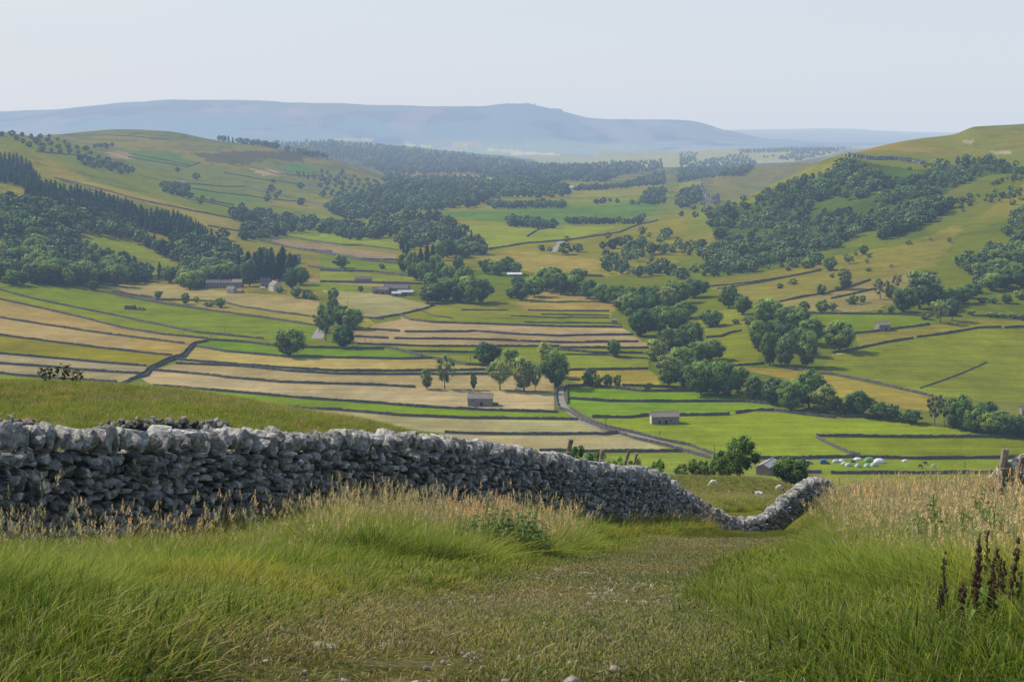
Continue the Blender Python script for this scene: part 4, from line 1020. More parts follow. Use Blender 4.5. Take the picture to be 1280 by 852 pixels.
wood(zM([(0,225),(120,235),(300,250),(480,270),(660,290),(760,310),(1000,310),(1263,300),(1263,330),(1100,350),(1050,380),(900,370),(860,390),(700,375),(560,345),(460,345),(300,350),(250,370),(230,340),(0,250)]), 4.2, (14, 19), ['round', 'round', 'conifer'], 'in the far plateau wood')
wood(zL([(800,215),(1000,220),(1263,230),(1263,300),(1150,285),(1000,250),(800,225)]), 4.2, (14, 19), ['round', 'conifer'], 'in the far plateau wood')
wood(zR([(215,255),(300,250),(560,240),(600,240),(730,228),(730,238),(560,262),(220,270)]), 1.9, (16, 20), ['conifer'], 'in the far conifer strip')
wood(zR([(0,330),(100,300),(230,275),(280,310),(240,350),(100,362),(0,375)]), 4.5, (13, 17), ['round'], 'in the far spur wood')
wood(zR([(0,270),(60,270),(60,300),(0,320)]), 4.5, (13, 17), ['round'], 'in the far spur wood')
wood(zR([(280,290),(420,300),(560,270),(640,240),(600,235),(400,275)]), 2.6, (10, 16), ['round'], 'in the far spur wood', gap=-.02)
wood(zR([(0,420),(40,400),(70,405),(80,450),(0,475)]), 5.5, (12, 16), ['round'], 'in the far spur wood')
wood(zM([(900,265),(1100,250),(1263,240),(1263,275),(1000,275)]), 5, (14, 18), ['round'], 'in the far hills wood')
wood(zL([(0,205),(170,205),(300,250),(440,320),(420,330),(260,275),(130,260),(40,225)]), 11, (8, 12), ['round'], 'along the high gill on the left')
wood(zL([(290,295),(440,315),(500,345),(470,350),(320,320)]), 7, (8, 12), ['round'], 'along the high gill on the left')
wood(zL([(340,245),(420,240),(420,252),(350,255)]), 6, (8, 12), ['round'], 'round the high farm')
wood(zL([(600,390),(690,400),(690,435),(600,415)]), 7, (11, 15), ['round'], 'dark copse high on the left slope')
wood(zL([(1090,345),(1263,378),(1263,390),(1100,360)]), 5, (11, 14), ['conifer'], 'in the dark strip below the domed hill')
wood(zL([(850,490),(980,495),(1000,510),(1150,520),(1150,550),(1000,580),(900,590),(880,560),(960,540),(860,515)]), 8, (11, 15), ['round'], 'in the copse right of the conifer belt')
wood(zL([(1200,470),(1263,455),(1263,500),(1210,480)]), 8, (13, 17), ['round'], 'in the village woods')
wood(zL([(780,380),(1263,330),(1263,470),(900,470)]), 13, (6, 15), ['round', 'round', 'bush'], 'scattered in the high left fields', gap=-.13)
wood(zL([(430,310),(760,350),(900,480),(740,460),(560,370)]), 14, (5, 12), ['round', 'bush'], 'scattered in the high left fields', gap=-.13)
wood(zM([(0,330),(250,385),(220,420),(60,440),(0,395)]), 9, (8, 12), ['round'], 'on the domed hill foot', keep=.7)
wood(zM([(1263,400),(1263,460),(1180,455),(1200,410)]), 5, (8, 13), ['round'], 'on the far valley side')
for p in [zL([(720,365)])[0], zL([(1105,400)])[0], zL([(1185,430)])[0], zL([(1105,460)])[0], zL([(818,585)])[0], zL([(998,410)])[0]]:
    x, y, z = at(*p); CAND.append((16 / y * FPX, p[0], p[1], (x, y, z), 15, 'round', 'standing alone in the high left fields', 1.1))
CAND.sort(key=lambda c: -c[0])
print('trees placed', NT_COUNT, 'candidates', len(CAND))
BUDGET = 335 - NT_COUNT
LK = {'round': 'rounded grey-green tree', 'tall': 'tall slim grey-green tree', 'ash': 'thin pale ash tree', 'bush': 'small dark bush', 'conifer': 'dark spired conifer'}
for hp, px, py, xyz, h, kind, place, w in CAND[:BUDGET]:
    tree(px, py, hp, hp * NAT[kind] * w, kind, f'{LK[kind]} {place}' if not place.startswith(('scattered', 'dotted', 'standing', 'along')) else f'{LK[kind]} {place}', f'{LK[kind]}s {place}', xyz=xyz)
REST = CAND[BUDGET:]
def far_wood(name, items, nl, label):
    r = np.random.default_rng(3); Vs, Cs, Fq, Ft = [], [], [], []; off = 0; protos = {}
    for kind in ('round', 'conifer', 'tall', 'ash', 'bush'):
        for v in range(3):
            me = crown_mesh('tmp', kind, 400 + v, nl, {'conifer': .05, 'round': .062}.get(kind, .06), M['leaf'])
            n = len(me.vertices); co = np.empty(n * 3, np.float32); me.vertices.foreach_get('co', co)
            cc = np.empty(n * 4, np.float32); me.color_attributes['Col'].data.foreach_get('color', cc)
            q = np.array([p.vertices[:] for p in me.polygons if p.loop_total == 4]); t = np.array([p.vertices[:] for p in me.polygons if p.loop_total == 3])
            protos[kind, v] = (co.reshape(-1, 3), cc.reshape(-1, 4)[:, :3], q, t); bpy.data.meshes.remove(me)
    for hp, px, py, (x, y, z), h, kind, place, w in items:
        co, cc, q, t = protos[kind, int(r.integers(3))]
        a = r.random() * 6.28; ca, sa = math.cos(a), math.sin(a)
        P = np.stack([(co[:, 0] * ca - co[:, 1] * sa) * h * w, (co[:, 0] * sa + co[:, 1] * ca) * h * w, co[:, 2] * h], 1) + (x, y, z - .4)
        base = (.19, .29, .095) if kind != 'conifer' else (.055, .115, .05)
        Vs.append(P); Cs.append(cc * np.array(base) * r.uniform(.45, 1.4) * np.array((r.uniform(.85, 1.2), 1, r.uniform(.9, 1.2)))); Fq.append(q + off); Ft.append(t + off); off += len(P)
    me = mesh_np(name, np.concatenate(Vs), [np.concatenate(Fq), np.concatenate(Ft)], M['farleaf'], col=np.concatenate(Cs))
    tag(link(name, me), label, kind='stuff', cat='woodland')
far_wood('woodland', REST, 170, 'woodland of countless trees massed over hillsides and the far valley')
M['slatepale'] = simple('pale_stone_slate', (.36, .35, .34), .8, .25, 1.2)
# ------------------------------------------------------------------ buildings
def place_root(name, px, py, rz, label, cat, group=None, ymin=560, dz=0):
    x, y, z = at(px, py, ymin)
    r = bpy.data.objects.new(name, None); C.objects.link(r); r.location = (x, y, z + dz); r.rotation_euler = (0, 0, rz)
    tag(r, label, cat, group); return r
def gable(root, L, Dp, He, Hr, wall, roof, cx=0, cy=0, wname='wall', over=.25, hip=False):
    b = MB(); x0, x1, y0, y1 = cx - L/2, cx + L/2, cy - Dp/2, cy + Dp/2
    vs = [(x0,y0,-1.2),(x1,y0,-1.2),(x1,y1,-1.2),(x0,y1,-1.2),(x0,y0,He),(x1,y0,He),(x1,y1,He),(x0,y1,He),(x0,cy,Hr),(x1,cy,Hr)]
    b.add(vs, [(0,1,5,4),(2,3,7,6),(1,2,6,9,5),(3,0,4,8,7),(4,5,9,8),(6,7,8,9)])
    w = b.build(wname, wall, root)
    r = MB(); t = .22; e = over; sl = (Hr - He) / (Dp / 2)
    def slab(sgn):
        ya = cy + sgn * (Dp/2 + e); za = He - e * sl + .03
        top = Hr + .03
        p = [(x0 - e, ya, za), (x1 + e, ya, za), (x1 + e, cy, top), (x0 - e, cy, top)]
        q = [(a, bb, c + t) for a, bb, c in p]
        f = [(0,1,2,3),(7,6,5,4),(0,4,5,1),(1,5,6,2),(2,6,7,3),(3,7,4,0)]
        if sgn > 0: f = [x[::-1] for x in f]
        r.add(p + q, f)
    slab(-1); slab(1); r.box(x0 - e, x1 + e, cy - .18, cy + .18, Hr + .12, Hr + .36)
    ro = r.build('roof', roof, root); return w, ro
def openings(root, face_y, lst, name='window', mat='dark'):
    """rectangles standing 3 cm proud of a front wall: (x, z, w, h)"""
    for x, z, w, h in lst:
        o = MB().box(x - w/2, x + w/2, face_y - .05, face_y + .1, z, z + h).build(name, M[mat], root)
        MB().box(x - w/2 - .15, x + w/2 + .15, face_y - .09, face_y + .1, z + h + .01, z + h + .25).build('lintel', M['barnpale'] if mat != 'dark' else M['slate'], o)
def chimney(roof, x, y, z, h=1.2):
    c = MB().box(x - .4, x + .4, y - .4, y + .4, z - .9, z + h).box(x - .5, x + .5, y - .5, y + .5, z + h + .003, z + h + .15).build('chimney', M['barn'], roof)
r = place_root('field_barn', 600.5, 506, R(-3), 'grey stone barn standing alone in the pale hayfield below the tree row', 'barn')
gable(r, 13.2, 6.5, 4.1, 6.3, M['barn'], M['slate']); openings(r, -3.25, [(.8, 0, 1.5, 2.3)], 'door'); openings(r, -3.25, [(-4, 2.3, .5, .8)])
MB().box(6.6, 9.5, -1.5, 2.5, -1, 1.0).build('yard_wall', M['wallstone'], r)
r = place_root('roadside_barn', 830.5, 528.5, R(4), 'long stone barn with pale gable in the bright green field right of the lane', 'barn')
gable(r, 14.0, 6.0, 3.8, 5.7, M['barn'], M['slate']); openings(r, -3.0, [(-3, .4, 1.0, 1.6), (3, 1.6, .7, .8)]); openings(r, -3.0, [(.4, 0, 1.3, 2.1)], 'door')
MB().box(-7.05, -6.99, -2.7, 2.7, -1, 3.7).build('pale_gable', M['barnpale'], r)
r = place_root('stone_hut', 1103, 412.5, R(16), 'small square stone barn on the green field of the right slope', 'barn')
gable(r, 8.6, 6.4, 4.0, 5.8, M['barn'], M['slate']); openings(r, -3.2, [(1, 0, 1.2, 2.1)], 'door')
r = place_root('long_farmhouse', 280, 359.5, R(-4), 'long low stone farmhouse with many small windows under the left wood', 'farmhouse')
w, ro = gable(r, 24, 7, 4.8, 7.2, M['barn'], M['slatedark'], -4, 0); gable(r, 9, 7.6, 5.4, 7.8, M['barn'], M['slate'], 12.8, .2)
for cx in (-15, -4, 6): chimney(ro, cx, 0, 7.2)
openings(r, -3.5, [(x, z, .9, 1.2) for x in (-14, -11, -8, -5, -2, 1, 4) for z in (.9, 3.1)])
openings(r, -3.6, [(11, 1, .9, 1.2), (14, 3.2, .9, 1.2)])
r = place_root('farm_outhouse', 293, 366, R(-12), 'small stone outhouse in the hayfield just below the long farmhouse', 'outhouse')
gable(r, 6.5, 6.0, 3.4, 5.8, M['barnpale'], M['slate'], -3); gable(r, 8, 4.5, 2.2, 3.4, M['barn'], M['slate'], 4); openings(r, -3.0, [(-3, 1.0, .8, 1.2)])
r = place_root('farm_cottage', 344.5, 363, R(-58), 'cottage with pale gable end among the cottages left of the valley', 'cottage')
w, ro = gable(r, 11, 8.5, 5.0, 8.4, M['barnpale'], M['slate']); chimney(ro, 4.5, 0, 8.4); openings(r, -4.25, [(-2.5, 1, .9, 1.2), (2.5, 1, .9, 1.2), (-2.5, 3.2, .9, 1.1), (2.5, 3.2, .9, 1.1)])
r = place_root('stone_cottage', 332, 358.5, R(12), 'brown stone cottage behind the pale-gabled cottage', 'cottage')
w, ro = gable(r, 9, 7, 5.2, 8.0, M['barn'], M['slatedark']); chimney(ro, -3.5, 0, 8.0); openings(r, -3.5, [(-2, 1, .9, 1.2), (2, 1, .9, 1.2)])
r = place_root('white_trailer', 328, 361.5, R(5), 'small white trailer parked beside the brown stone cottage', 'trailer')
MB().box(-2.2, 2.2, -1, 1, .5, 2.3).build('body', M['white'], r)
for sx in (-1.0, 1.0): MB().tube((sx, -1.1, .4), (sx, -.85, .4), .4, .4, 12).build('wheel', M['rubber'], r)
r = place_root('tower_house', 370, 329, R(20), 'small grey house half hidden in trees on the hill behind the farm', 'house')
w, ro = gable(r, 9, 8, 5.5, 8.8, M['barn'], M['slatedark']); chimney(ro, 3, 0, 8.8); openings(r, -4, [(-2, 2.8, 1, 1.3), (2, 2.8, 1, 1.3)])
r = place_root('small_shed', 454.5, 352.5, R(-2), 'small dark shed by the wall left of the farm sheds', 'shed')
gable(r, 15, 6, 3.2, 4.8, M['barn'], M['slatedark'])
# hillside farm: several roofs
for k, (px, py, L, D_, he, hr, rz, wm, rm, lab) in enumerate([
    (470.5,366.5,7,6,3.2,5.2,6,'barn','slatedark','leftmost low shed of the valley farm'), (481,367,9,9,3.8,6.0,-14,'tinred','slatedark','brown shed, second from left at the valley farm'),
    (489,364.5,12,8,4.4,7.0,10,'tinred','tinred','red-brown roofed barn in the middle of the valley farm'), (500,366,16,10,4.4,7.6,-8,'barn','slatedark','largest dark roofed barn of the valley farm'),
    (507,369,13,6,3.0,4.4,6,'barn','tin','pale grey roofed open shed at right end of the valley farm'), (496,370,8,5,2.6,3.8,-6,'barn','tin','small pale roofed shed in front of the largest farm barn')]):
    r = place_root('farm_building', px, py, R(rz), lab, 'farm building', 'valley farm buildings')
    gable(r, L, D_, he, hr, M[wm], M[rm]); openings(r, -D_ / 2, [(0, 0, 1.6, 2.0)], 'door')
r = place_root('village_house', 680, 361.5, R(-70), 'white-gabled house showing between trees at the top of the tan field', 'house')
w, ro = gable(r, 8, 5.5, 4.6, 7.0, M['white'], M['slatedark']); chimney(ro, 3, 0, 7.0); openings(r, -2.75, [(0, 1, .9, 1.2)])
r = place_root('white_bungalow', 643, 345.5, R(4), 'long white-roofed building behind the trees near the village road', 'building')
gable(r, 14, 6, 2.4, 3.6, M['barn'], M['white'])
r = place_root('riverside_hut', 767.5, 404.5, R(2), 'tiny stone hut at the end of the terraces beside the river trees', 'hut')
gable(r, 4.5, 4, 2.8, 4.0, M['barn'], M['slate'])
r = place_root('far_white_house', 712, 237, R(5), 'far white buildings across the valley beside the village woods', 'house')
gable(r, 30, 10, 5, 8, M['white'], M['tin'])
r = place_root('far_cream_house', 522, 229.5, R(5), 'far cream house in a clearing of the village woods', 'house')
gable(r, 16, 10, 6, 9, M['barnpale'], M['slate'])
r = place_root('high_farm', 228, 230.5, R(6), 'small grey farm high on the left slope below scattered trees', 'farmhouse')
gable(r, 13, 8, 4, 6.5, M['barn'], M['slate'])
r = place_root('small_field_barn', 438, 296.5, R(0), 'dark field barn above the bright strips left of the central trees', 'barn')
gable(r, 14, 7, 4, 6, M['barn'], M['slatedark'])
r = place_root('plantation_hut', 517, 307, R(0), 'pale roofed hut at the top of the central plantation', 'hut')
gable(r, 12, 7, 3, 4.6, M['barn'], M['white'])
r = place_root('river_shed', 1287, 518, R(-8), 'grey roofed shed cut by the right edge above the river thicket', 'shed')
gable(r, 9, 7, 2.8, 4.4, M['barn'], M['slatedark'])
# barn half hidden by the near trees, its pale roof slope towards us
r = place_root('campsite_barn', 959.5, 590.5, R(60), 'barn with pale roof and brick-coloured gable half hidden by near trees', 'barn', ymin=500)
gable(r, 13, 6, 3.8, 5.2, M['tinred'], M['slatepale'])
# ruin on the upper green slope
r = place_root('ruined_barn', 166, 386.5, R(-8), 'roofless ruined barn on the upper green slope at left', 'ruin')
b = MB(); b.box(-6, 1.5, -2.6, -2.0, -1, 2.3); b.box(-6, -5.4, -2, 2.2, -1, 3.0); b.box(-6, 1.5, 2.2, 2.8, -1, 2.6); b.box(.9, 1.5, -2, 2.2, -1, 3.4); b.build('wall', M['wallstone'], r)
def rock(b_, x, y, z, s, rr):
    V, F = ICO1; V = V * (1 + .35 * np.array([[rr.uniform(-1, 1)] for _ in range(len(V))])) * np.array([s * 1.3, s, s * .8]) + (x, y, z)
    b_.add([tuple(v) for v in V], [tuple(f) for f in F.tolist()])
b = MB(); rr = random.Random(3)
for k in range(70): rock(b, rr.uniform(1.5, 10), rr.uniform(-2.5, 2.5), rr.uniform(-.1, 1.9) * max(0, 1 - abs(rr.uniform(0, 10)) / 12), rr.uniform(.3, .8), rr)
b.build('rubble', M['wallstone'], r)
b = MB(); rr = random.Random(8); x0, y0, z0 = at(268, 380)
for k in range(60):
    xx = x0 + rr.uniform(-9, 9); yy = y0 + rr.uniform(-7, 7); rock(b, xx, yy, float(ground(xx, yy)) + .2, rr.uniform(.3, 1.1), rr)
tag(b.build('rubble_heap', M['wallstone']), 'heap of pale stones in the grass below the long farmhouse', 'stone heap')
b = MB(); x0, y0, z0 = at(1049.5, 443.5)
b.loft([[(x0-1.4,y0-.4,z0-.1),(x0+1.4,y0-.4,z0-.1),(x0+1.4,y0+.4,z0-.1),(x0-1.4,y0+.4,z0-.1)],[(x0-1.5,y0-.5,z0+.7),(x0+1.5,y0-.5,z0+.7),(x0+1.5,y0+.5,z0+.7),(x0-1.5,y0+.5,z0+.7)]])
tag(b.build('water_trough', M['white']), 'pale water trough in the shade line below the single oak', 'trough')
# the limestone crag
b = MB(); rr = random.Random(12)
for line in (zR([(610,278),(660,285),(712,292),(760,290),(800,292),(845,298),(890,308)]),):
    n = 120
    for k in range(n):
        f = k / (n - 1) * (len(line) - 1); i = min(int(f), len(line) - 2); t = f - i
        x, y, z = at(line[i][0] * (1 - t) + line[i + 1][0] * t, line[i][1] * (1 - t) + line[i + 1][1] * t, 1200)
        w = rr.uniform(1.5, 4.5); d = rr.uniform(1, 3); yy = y + rr.uniform(-6, 3); z = float(ground(x, yy)); top = float(ground(x * 1.014, yy + 28)) + rr.uniform(-2.5, .8); top = max(top, z + rr.uniform(2, 5))
        rings = [[(x + sx * w * q, yy + sy * d * q, zz) for sx, sy in ((-1,-1),(1,-1.2),(1.1,1),(-1,1))] for zz, q in ((z - 6, 1.3), (z, rr.uniform(.95, 1.2)), (z + (top - z) * .5, rr.uniform(.8, 1.1)), (top, rr.uniform(.7, 1.0)))]
        b.loft(rings)
t = NT('crag_rock'); g_ = t.geo(); mp = t.n('ShaderNodeMapping'); mp.inputs['Scale'].default_value = (.5, .5, .18); t.l(g_, mp.inputs['Vector'])
M['crag'] = t.surf(t.ramp(t.noise(1, 5, mp.outputs[0], .7), [(.3, (.06, .06, .055)), (.5, (.2, .2, .19)), (.7, (.38, .37, .34))]), .95, t.bump(t.noise(1.2, 5, g_), .8, 1), spec=.1)
tag(b.build('limestone_crag', M['crag']), 'grey limestone crag along the top of the wooded right slope', 'crag')
b = MB()
for line in [zR([(78,398),(88,425),(100,445),(120,452),(138,440)])]:
    for k in range(46):
        f = k / 45 * (len(line) - 1); i = min(int(f), len(line) - 2); t_ = f - i
        x, y, z = at(line[i][0] * (1 - t_) + line[i + 1][0] * t_, line[i][1] * (1 - t_) + line[i + 1][1] * t_, 1200)
        w = rr.uniform(2, 5); h = rr.uniform(5, 15)
        b.loft([[(x + sx * w * q, y + sy * 3 * q, z + zz) for sx, sy in ((-1,-1),(1,-1.2),(1.1,1),(-1,1))] for zz, q in ((-4, 1.3), (h * .5, 1), (h, .7))])
tag(b.build('quarry_face', M['crag']), 'pale quarried rock face on the far spur left of the ash wood', 'rock face')
# lane and village road: sheets draped on the ground
def ribbon(name, pts, wd, mat, label, ymin=560):
    P = resample([at(*p, ymin)[:2] for p in pts], 4); tg = np.gradient(P, axis=0); tg /= np.linalg.norm(tg, axis=1)[:, None]
    nr = np.stack([-tg[:, 1], tg[:, 0]], 1); rows = []
    for k in (-1, -.33, .33, 1):
        p = P + nr * wd / 2 * k; rows.append(np.concatenate([p, (ground(p[:, 0], p[:, 1]) + .09)[:, None]], 1))
    V = np.stack(rows, 1).reshape(-1, 3); idx = np.arange(len(V)).reshape(-1, 4)
    F = np.stack([idx[:-1, :-1], idx[1:, :-1], idx[1:, 1:], idx[:-1, 1:]], -1).reshape(-1, 4)
    tag(link(name, mesh_np(name, V, F, mat)), label, kind='structure')
ribbon('lane', zH([(205,62),(200,100),(205,150),(225,195),(280,240),(350,285),(430,320),(520,335),(640,360),(760,390),(900,430),(1150,505)]), 3.6, M['lane'], 'pale gravel lane')
ribbon('road', zM([(850,632),(870,618),(885,600),(882,590)]), 9, M['lane'], 'pale road on the spur')
ribbon('lane', zB([(868,410),(885,370),(905,345),(960,345)]), 8, M['lane'], 'short pale lane by the tree cluster')
# ------------------------------------------------------------------ poles
def pole(px, py, hpx, label, arms=False):
    x, y, z = at(px, py); h = hpx * y / FPX
    r = bpy.data.objects.new('telegraph_pole', None); C.objects.link(r); r.location = (x, y, z); tag(r, label, 'pole', 'timber poles along the dale floor')
    MB().tube((0, 0, -.3), (0, 0, h), .17, .12, 8).build('post', M['pole'], r)
    if arms: MB().box(-1.1, 1.1, -.1, .1, h * .9, h * .9 + .22).box(-.9, -.75, -.08, .08, h * .9 + .223, h * .9 + .45).box(.75, .9, -.08, .08, h * .9 + .223, h * .9 + .45).build('crossarm', M['pole'], r)
for a in [(757,535,13,'pole with crossarm beside the lane below the bright green field',True), (824.5,548,11,'thin pole in the green field below the roadside barn',False),
          (893,571,16,'thin pole standing just left of the near round trees',False), (281.5,420,12,'pole in the green slope left of the lone round tree',False),
          (263,424.5,9,'shorter pole left of another in the upper green slope',False), (434.5,383.5,9,'pole at the corner of the pale field below the farm',False),
          (456.5,429,8,'left of two thin poles on the lowest tan terrace',False), (464,430,8,'right of two thin poles on the lowest tan terrace',False),
          (302,357.8 - .0,0.1,'',False), (588,452,9,'pole just left of the big round tree behind the row',False), (527,445,8,'thin pole beside the slanting pale wall',False), (502,350,18,'tall thin pole in the green field above the farm sheds',False)]:
    if a[3]: pole(*a)
# ------------------------------------------------------------------ tents and cars
def tent(px, py, L, Wd, H, col, label, rz=0, kind='dome'):
    x, y, z = at(px, py); r = bpy.data.objects.new('tent', None); C.objects.link(r); r.location = (x, y, z); r.rotation_euler = (0, 0, rz)
    tag(r, label, 'tent', 'tents pitched on the camping field')
    m = M.get(col) or M.setdefault(col, simple(col, dict(tent_green=(.16,.33,.10), tent_pale=(.42,.5,.42), tent_white=(.75,.78,.8), tent_dark=(.06,.1,.09), tent_mint=(.35,.52,.40))[col], .6, .08))
    b = MB(); n = 9
    rings = []
    for i in range(n):
        u = -1 + 2 * i / (n - 1); hh = H * (max(0, 1 - abs(u) ** 2.2) ** .6 * .9 + .1) if kind == 'dome' else H * (1 if abs(u) < .9 else .85)
        ww = Wd / 2 * (max(0, 1 - abs(u) ** 3) ** .5 * .75 + .25)
        rings.append([(u * L / 2, math.cos(a) * ww, max(-.05, math.sin(a) * hh)) for a in np.linspace(0, math.pi, 9)])
    b.loft(rings); b.build('canopy', m, r, True)
    MB().add([(-.5, -Wd/2*.97 - .05, 0), (.5, -Wd/2*.97 - .05, 0), (.25, -Wd/2*.62 - .06, H * .78), (-.25, -Wd/2*.62 - .06, H * .78)], [(0, 1, 2, 3)]).build('door', M['tent_dark'], r)
M['tent_dark'] = simple('tent_dark', (.05, .08, .08), .7, .1)
tent(1086.5, 576.5, 5.2, 3.2, 2.1, 'tent_green', 'largest bright green dome tent', .1)
tent(1099, 577.8, 5.4, 3, 2.0, 'tent_white', 'white and blue tunnel tent at the right end of the camp', -.1)
tent(1092.5, 582, 3.6, 2.6, 1.7, 'tent_pale', 'pale grey tent in front of the big green tent', .4)
tent(1083, 583, 3.0, 2.4, 1.5, 'tent_mint', 'small mint tent left of the pale grey front tent', 1.2)
tent(1072, 583, 3.2, 2.4, 1.6, 'tent_mint', 'pale mint ridge tent in the middle of the front row', .9)
tent(1060.5, 582, 3.4, 2.4, 1.5, 'tent_pale', 'pale tent at the left end of the front row', .2)
tent(1055, 580.5, 3.0, 2.2, 1.4, 'tent_mint', 'small pale green tent behind the front row left end', -.5)
tent(1051.5, 577, 3.4, 2.4, 1.3, 'tent_white', 'small white tent at the left of the camp', .3)
tent(1045, 577.5, 3.8, 2.4, 1.4, 'tent_pale', 'low pale tent nearest the blue car', 0)
tent(1072, 574.5, 4.0, 2.4, 1.2, 'tent_white', 'low white tent tight against the wall behind the camp', 0)
tent(1066, 577, 2.4, 2.0, 1.1, 'tent_dark', 'small dark tent between the pale ones', 0)
def car(px, py, col, label, rz=0, van=False):
    x, y, z = at(px, py); r = bpy.data.objects.new('parked_car', None); C.objects.link(r); r.location = (x, y, z); r.rotation_euler = (0, 0, rz)
    tag(r, label, 'car', 'cars parked by the tents'); H = 1.9 if van else 1.45
    b = MB(); prof = [(-2.1,.3),(-2.15,.75),(-1.9,.95),(-1.55,H*.96),(-.6,H),(.45,H*.98),(1.15,.98),(2.0,.82),(2.15,.55),(2.1,.3)]
    b.loft([[(px_, y_, pz) for px_, pz in prof] for y_ in (-.86, -.8, .8, .86)]); b.build('body', col, r)
    for s in (-1, 1):
        MB().add([(-1.45, s*.88, .98), (.95, s*.88, .98), (.35, s*.88, H*.9), (-1.25, s*.88, H*.9)], [(0, 1, 2, 3) if s < 0 else (3, 2, 1, 0)]).build('window', M['glass'], r)
        for wx in (-1.3, 1.35): MB().tube((wx, s*.7, .33), (wx, s*.92, .33), .33, .33, 12).build('wheel', M['rubber'], r)
M['silver'] = simple('silver_paint', (.5,.52,.55), .3, .03, 1, .6); M['carblack'] = simple('black_paint', (.05,.055,.07), .3, .1, 1, .6); M['carblue'] = simple('blue_paint', (.06,.16,.42), .3, .05, 1, .6)
car(1002.5, 579, M['carblack'], 'dark grey car, leftmost beside the tents'); car(1009.5, 579, M['silver'], 'silver car parked second from the left beside the tents')
car(1030.5, 579, M['carblue'], 'blue car parked alone left of the tents', 0, True)
tent(1131.5, 576.5, 3.0, 1.6, 1.0, 'tent_white', 'tiny white shelter by the wall far right of the camp', 0)
# ------------------------------------------------------------------ animals
def animal(name, px, py, label, cat, body, head, L=1.3, rz=0, group=None, graze=False, ymin=560, xyz=None, scale=1):
    x, y, z = xyz or at(px, py, ymin)
    me = bpy.data.meshes.new('body'); cow = cat == 'cow'
    h = .78 if not cow else 1.25; k = 1 if not cow else 1.55
    hz = .18 if graze else (h * 1.22); hx = .80 * k if graze else .86 * k
    P = [(0,0,h), (.40*k,0,h*1.0), (-.42*k,0,h*.98), (.60*k,0,h*(1.1 if not graze else .82)), (hx,0,hz + (.12 if graze else 0)), (hx + .2*k,0,hz - (.0 if graze else .07)),
         (-.58*k,0,h*.85),
         (.38*k,.14*k,h*.62),(.40*k,.14*k,.30*h),(.38*k,.14*k,.0),(.38*k,-.14*k,h*.62),(.40*k,-.14*k,.30*h),(.38*k,-.14*k,.0),
         (-.40*k,.15*k,h*.64),(-.50*k,.15*k,.36*h),(-.44*k,.15*k,.0),(-.40*k,-.15*k,h*.64),(-.50*k,-.15*k,.36*h),(-.44*k,-.15*k,.0)]
    E = [(0,1),(0,2),(1,3),(3,4),(4,5),(2,6),(1,7),(7,8),(8,9),(1,10),(10,11),(11,12),(2,13),(13,14),(14,15),(2,16),(16,17),(17,18)]
    fat = .33 if not cow else .40
    Rr = [fat,.30*(fat/.33),.30*(fat/.33),.17*k**.5,.12*k**.4,.075*k**.4,.10,.12,.055,.05,.12,.055,.05,.14,.06,.05,.14,.06,.05]
    me.from_pydata(P, E, []); me.materials.append(body)
    root = link(name, me); root.location = (x, y, z); root.rotation_euler = (0, 0, rz); root.scale = (scale,) * 3
    sk = me.skin_vertices if me.skin_vertices else None
    m = root.modifiers.new('Skin', 'SKIN')
    for i, v in enumerate(me.skin_vertices[0].data): v.radius = (Rr[i], Rr[i]); v.use_root = (i == 0)
    s = root.modifiers.new('Subsurf', 'SUBSURF'); s.levels = s.render_levels = 2
    tag(root, label, cat, group)
    hb = MB(); c = Vector((hx + .08 * k, 0, hz + (.06 if graze else -.02)))
    V, F = ICO2; d = .20 * k ** .5
    hb.add([(c.x + v[0]*d*1.25 , c.y + v[1]*d*.62, c.z + v[2]*d*.7 - max(0, v[0]) * .08) for v in V], [tuple(f) for f in F.tolist()])
    for s_ in (-1, 1): hb.loft([[(c.x - .12*k, c.y + s_*.08, c.z + .10), (c.x - .05*k, c.y + s_*.08, c.z + .10), (c.x - .08*k, c.y + s_*.10, c.z + .16)], [(c.x - .12*k, c.y + s_*.24*k**.3, c.z + .05), (c.x - .09*k, c.y + s_*.24*k**.3, c.z + .04), (c.x - .1*k, c.y + s_*.24*k**.3, c.z + .08)]])
    hb.build('head', head, root, True)
    return root
SG = 'sheep grazing on the near hillside'
animal('sheep', 950, 627, 'black-faced sheep standing beyond the dip in the near wall', 'sheep', M['wool'], M['blackhide'], rz=2.7, group=SG, ymin=165, scale=.85)
animal('sheep', 892, 608, 'white sheep lying low near the bushes, left of the barn roof', 'sheep', M['wool'], M['wool'], rz=3.3, group=SG, ymin=200, graze=True, scale=.85)
animal('sheep', 973, 613.5, 'sheep mostly hidden behind the rising near wall end', 'sheep', M['wool'], M['blackhide'], rz=.3, group=SG, ymin=190, graze=True, scale=.85)
animal('cow', 1150, 584.5, 'black cow lying nearer the front wall of the camping field', 'cow', M['blackhide'], M['blackhide'], rz=.2, group='cattle in the camping field', graze=True)
animal('cow', 1157, 581, 'black cow standing behind the other in the camping field', 'cow', M['blackhide'], M['blackhide'], rz=3.4, group='cattle in the camping field')
animal('cow', 1166, 584.5, 'cream cow at the right of the black cattle', 'cow', M['whitehide'], M['whitehide'], rz=.1, group='cattle in the camping field', graze=True)
rr = random.Random(4)
ff = ['in the bright strip beside the central trees']
for k, (px, py) in enumerate([(484,302.5),(487,303.5),(491,304),(497,305),(402,296),(408,297)]):
    animal('sheep', px, py, 'tiny pale sheep grazing in the bright strips beside the central trees', 'sheep', M['wool'], M['wool'], rz=rr.random() * 6, group='sheep in the bright strips', graze=True, scale=1.5)

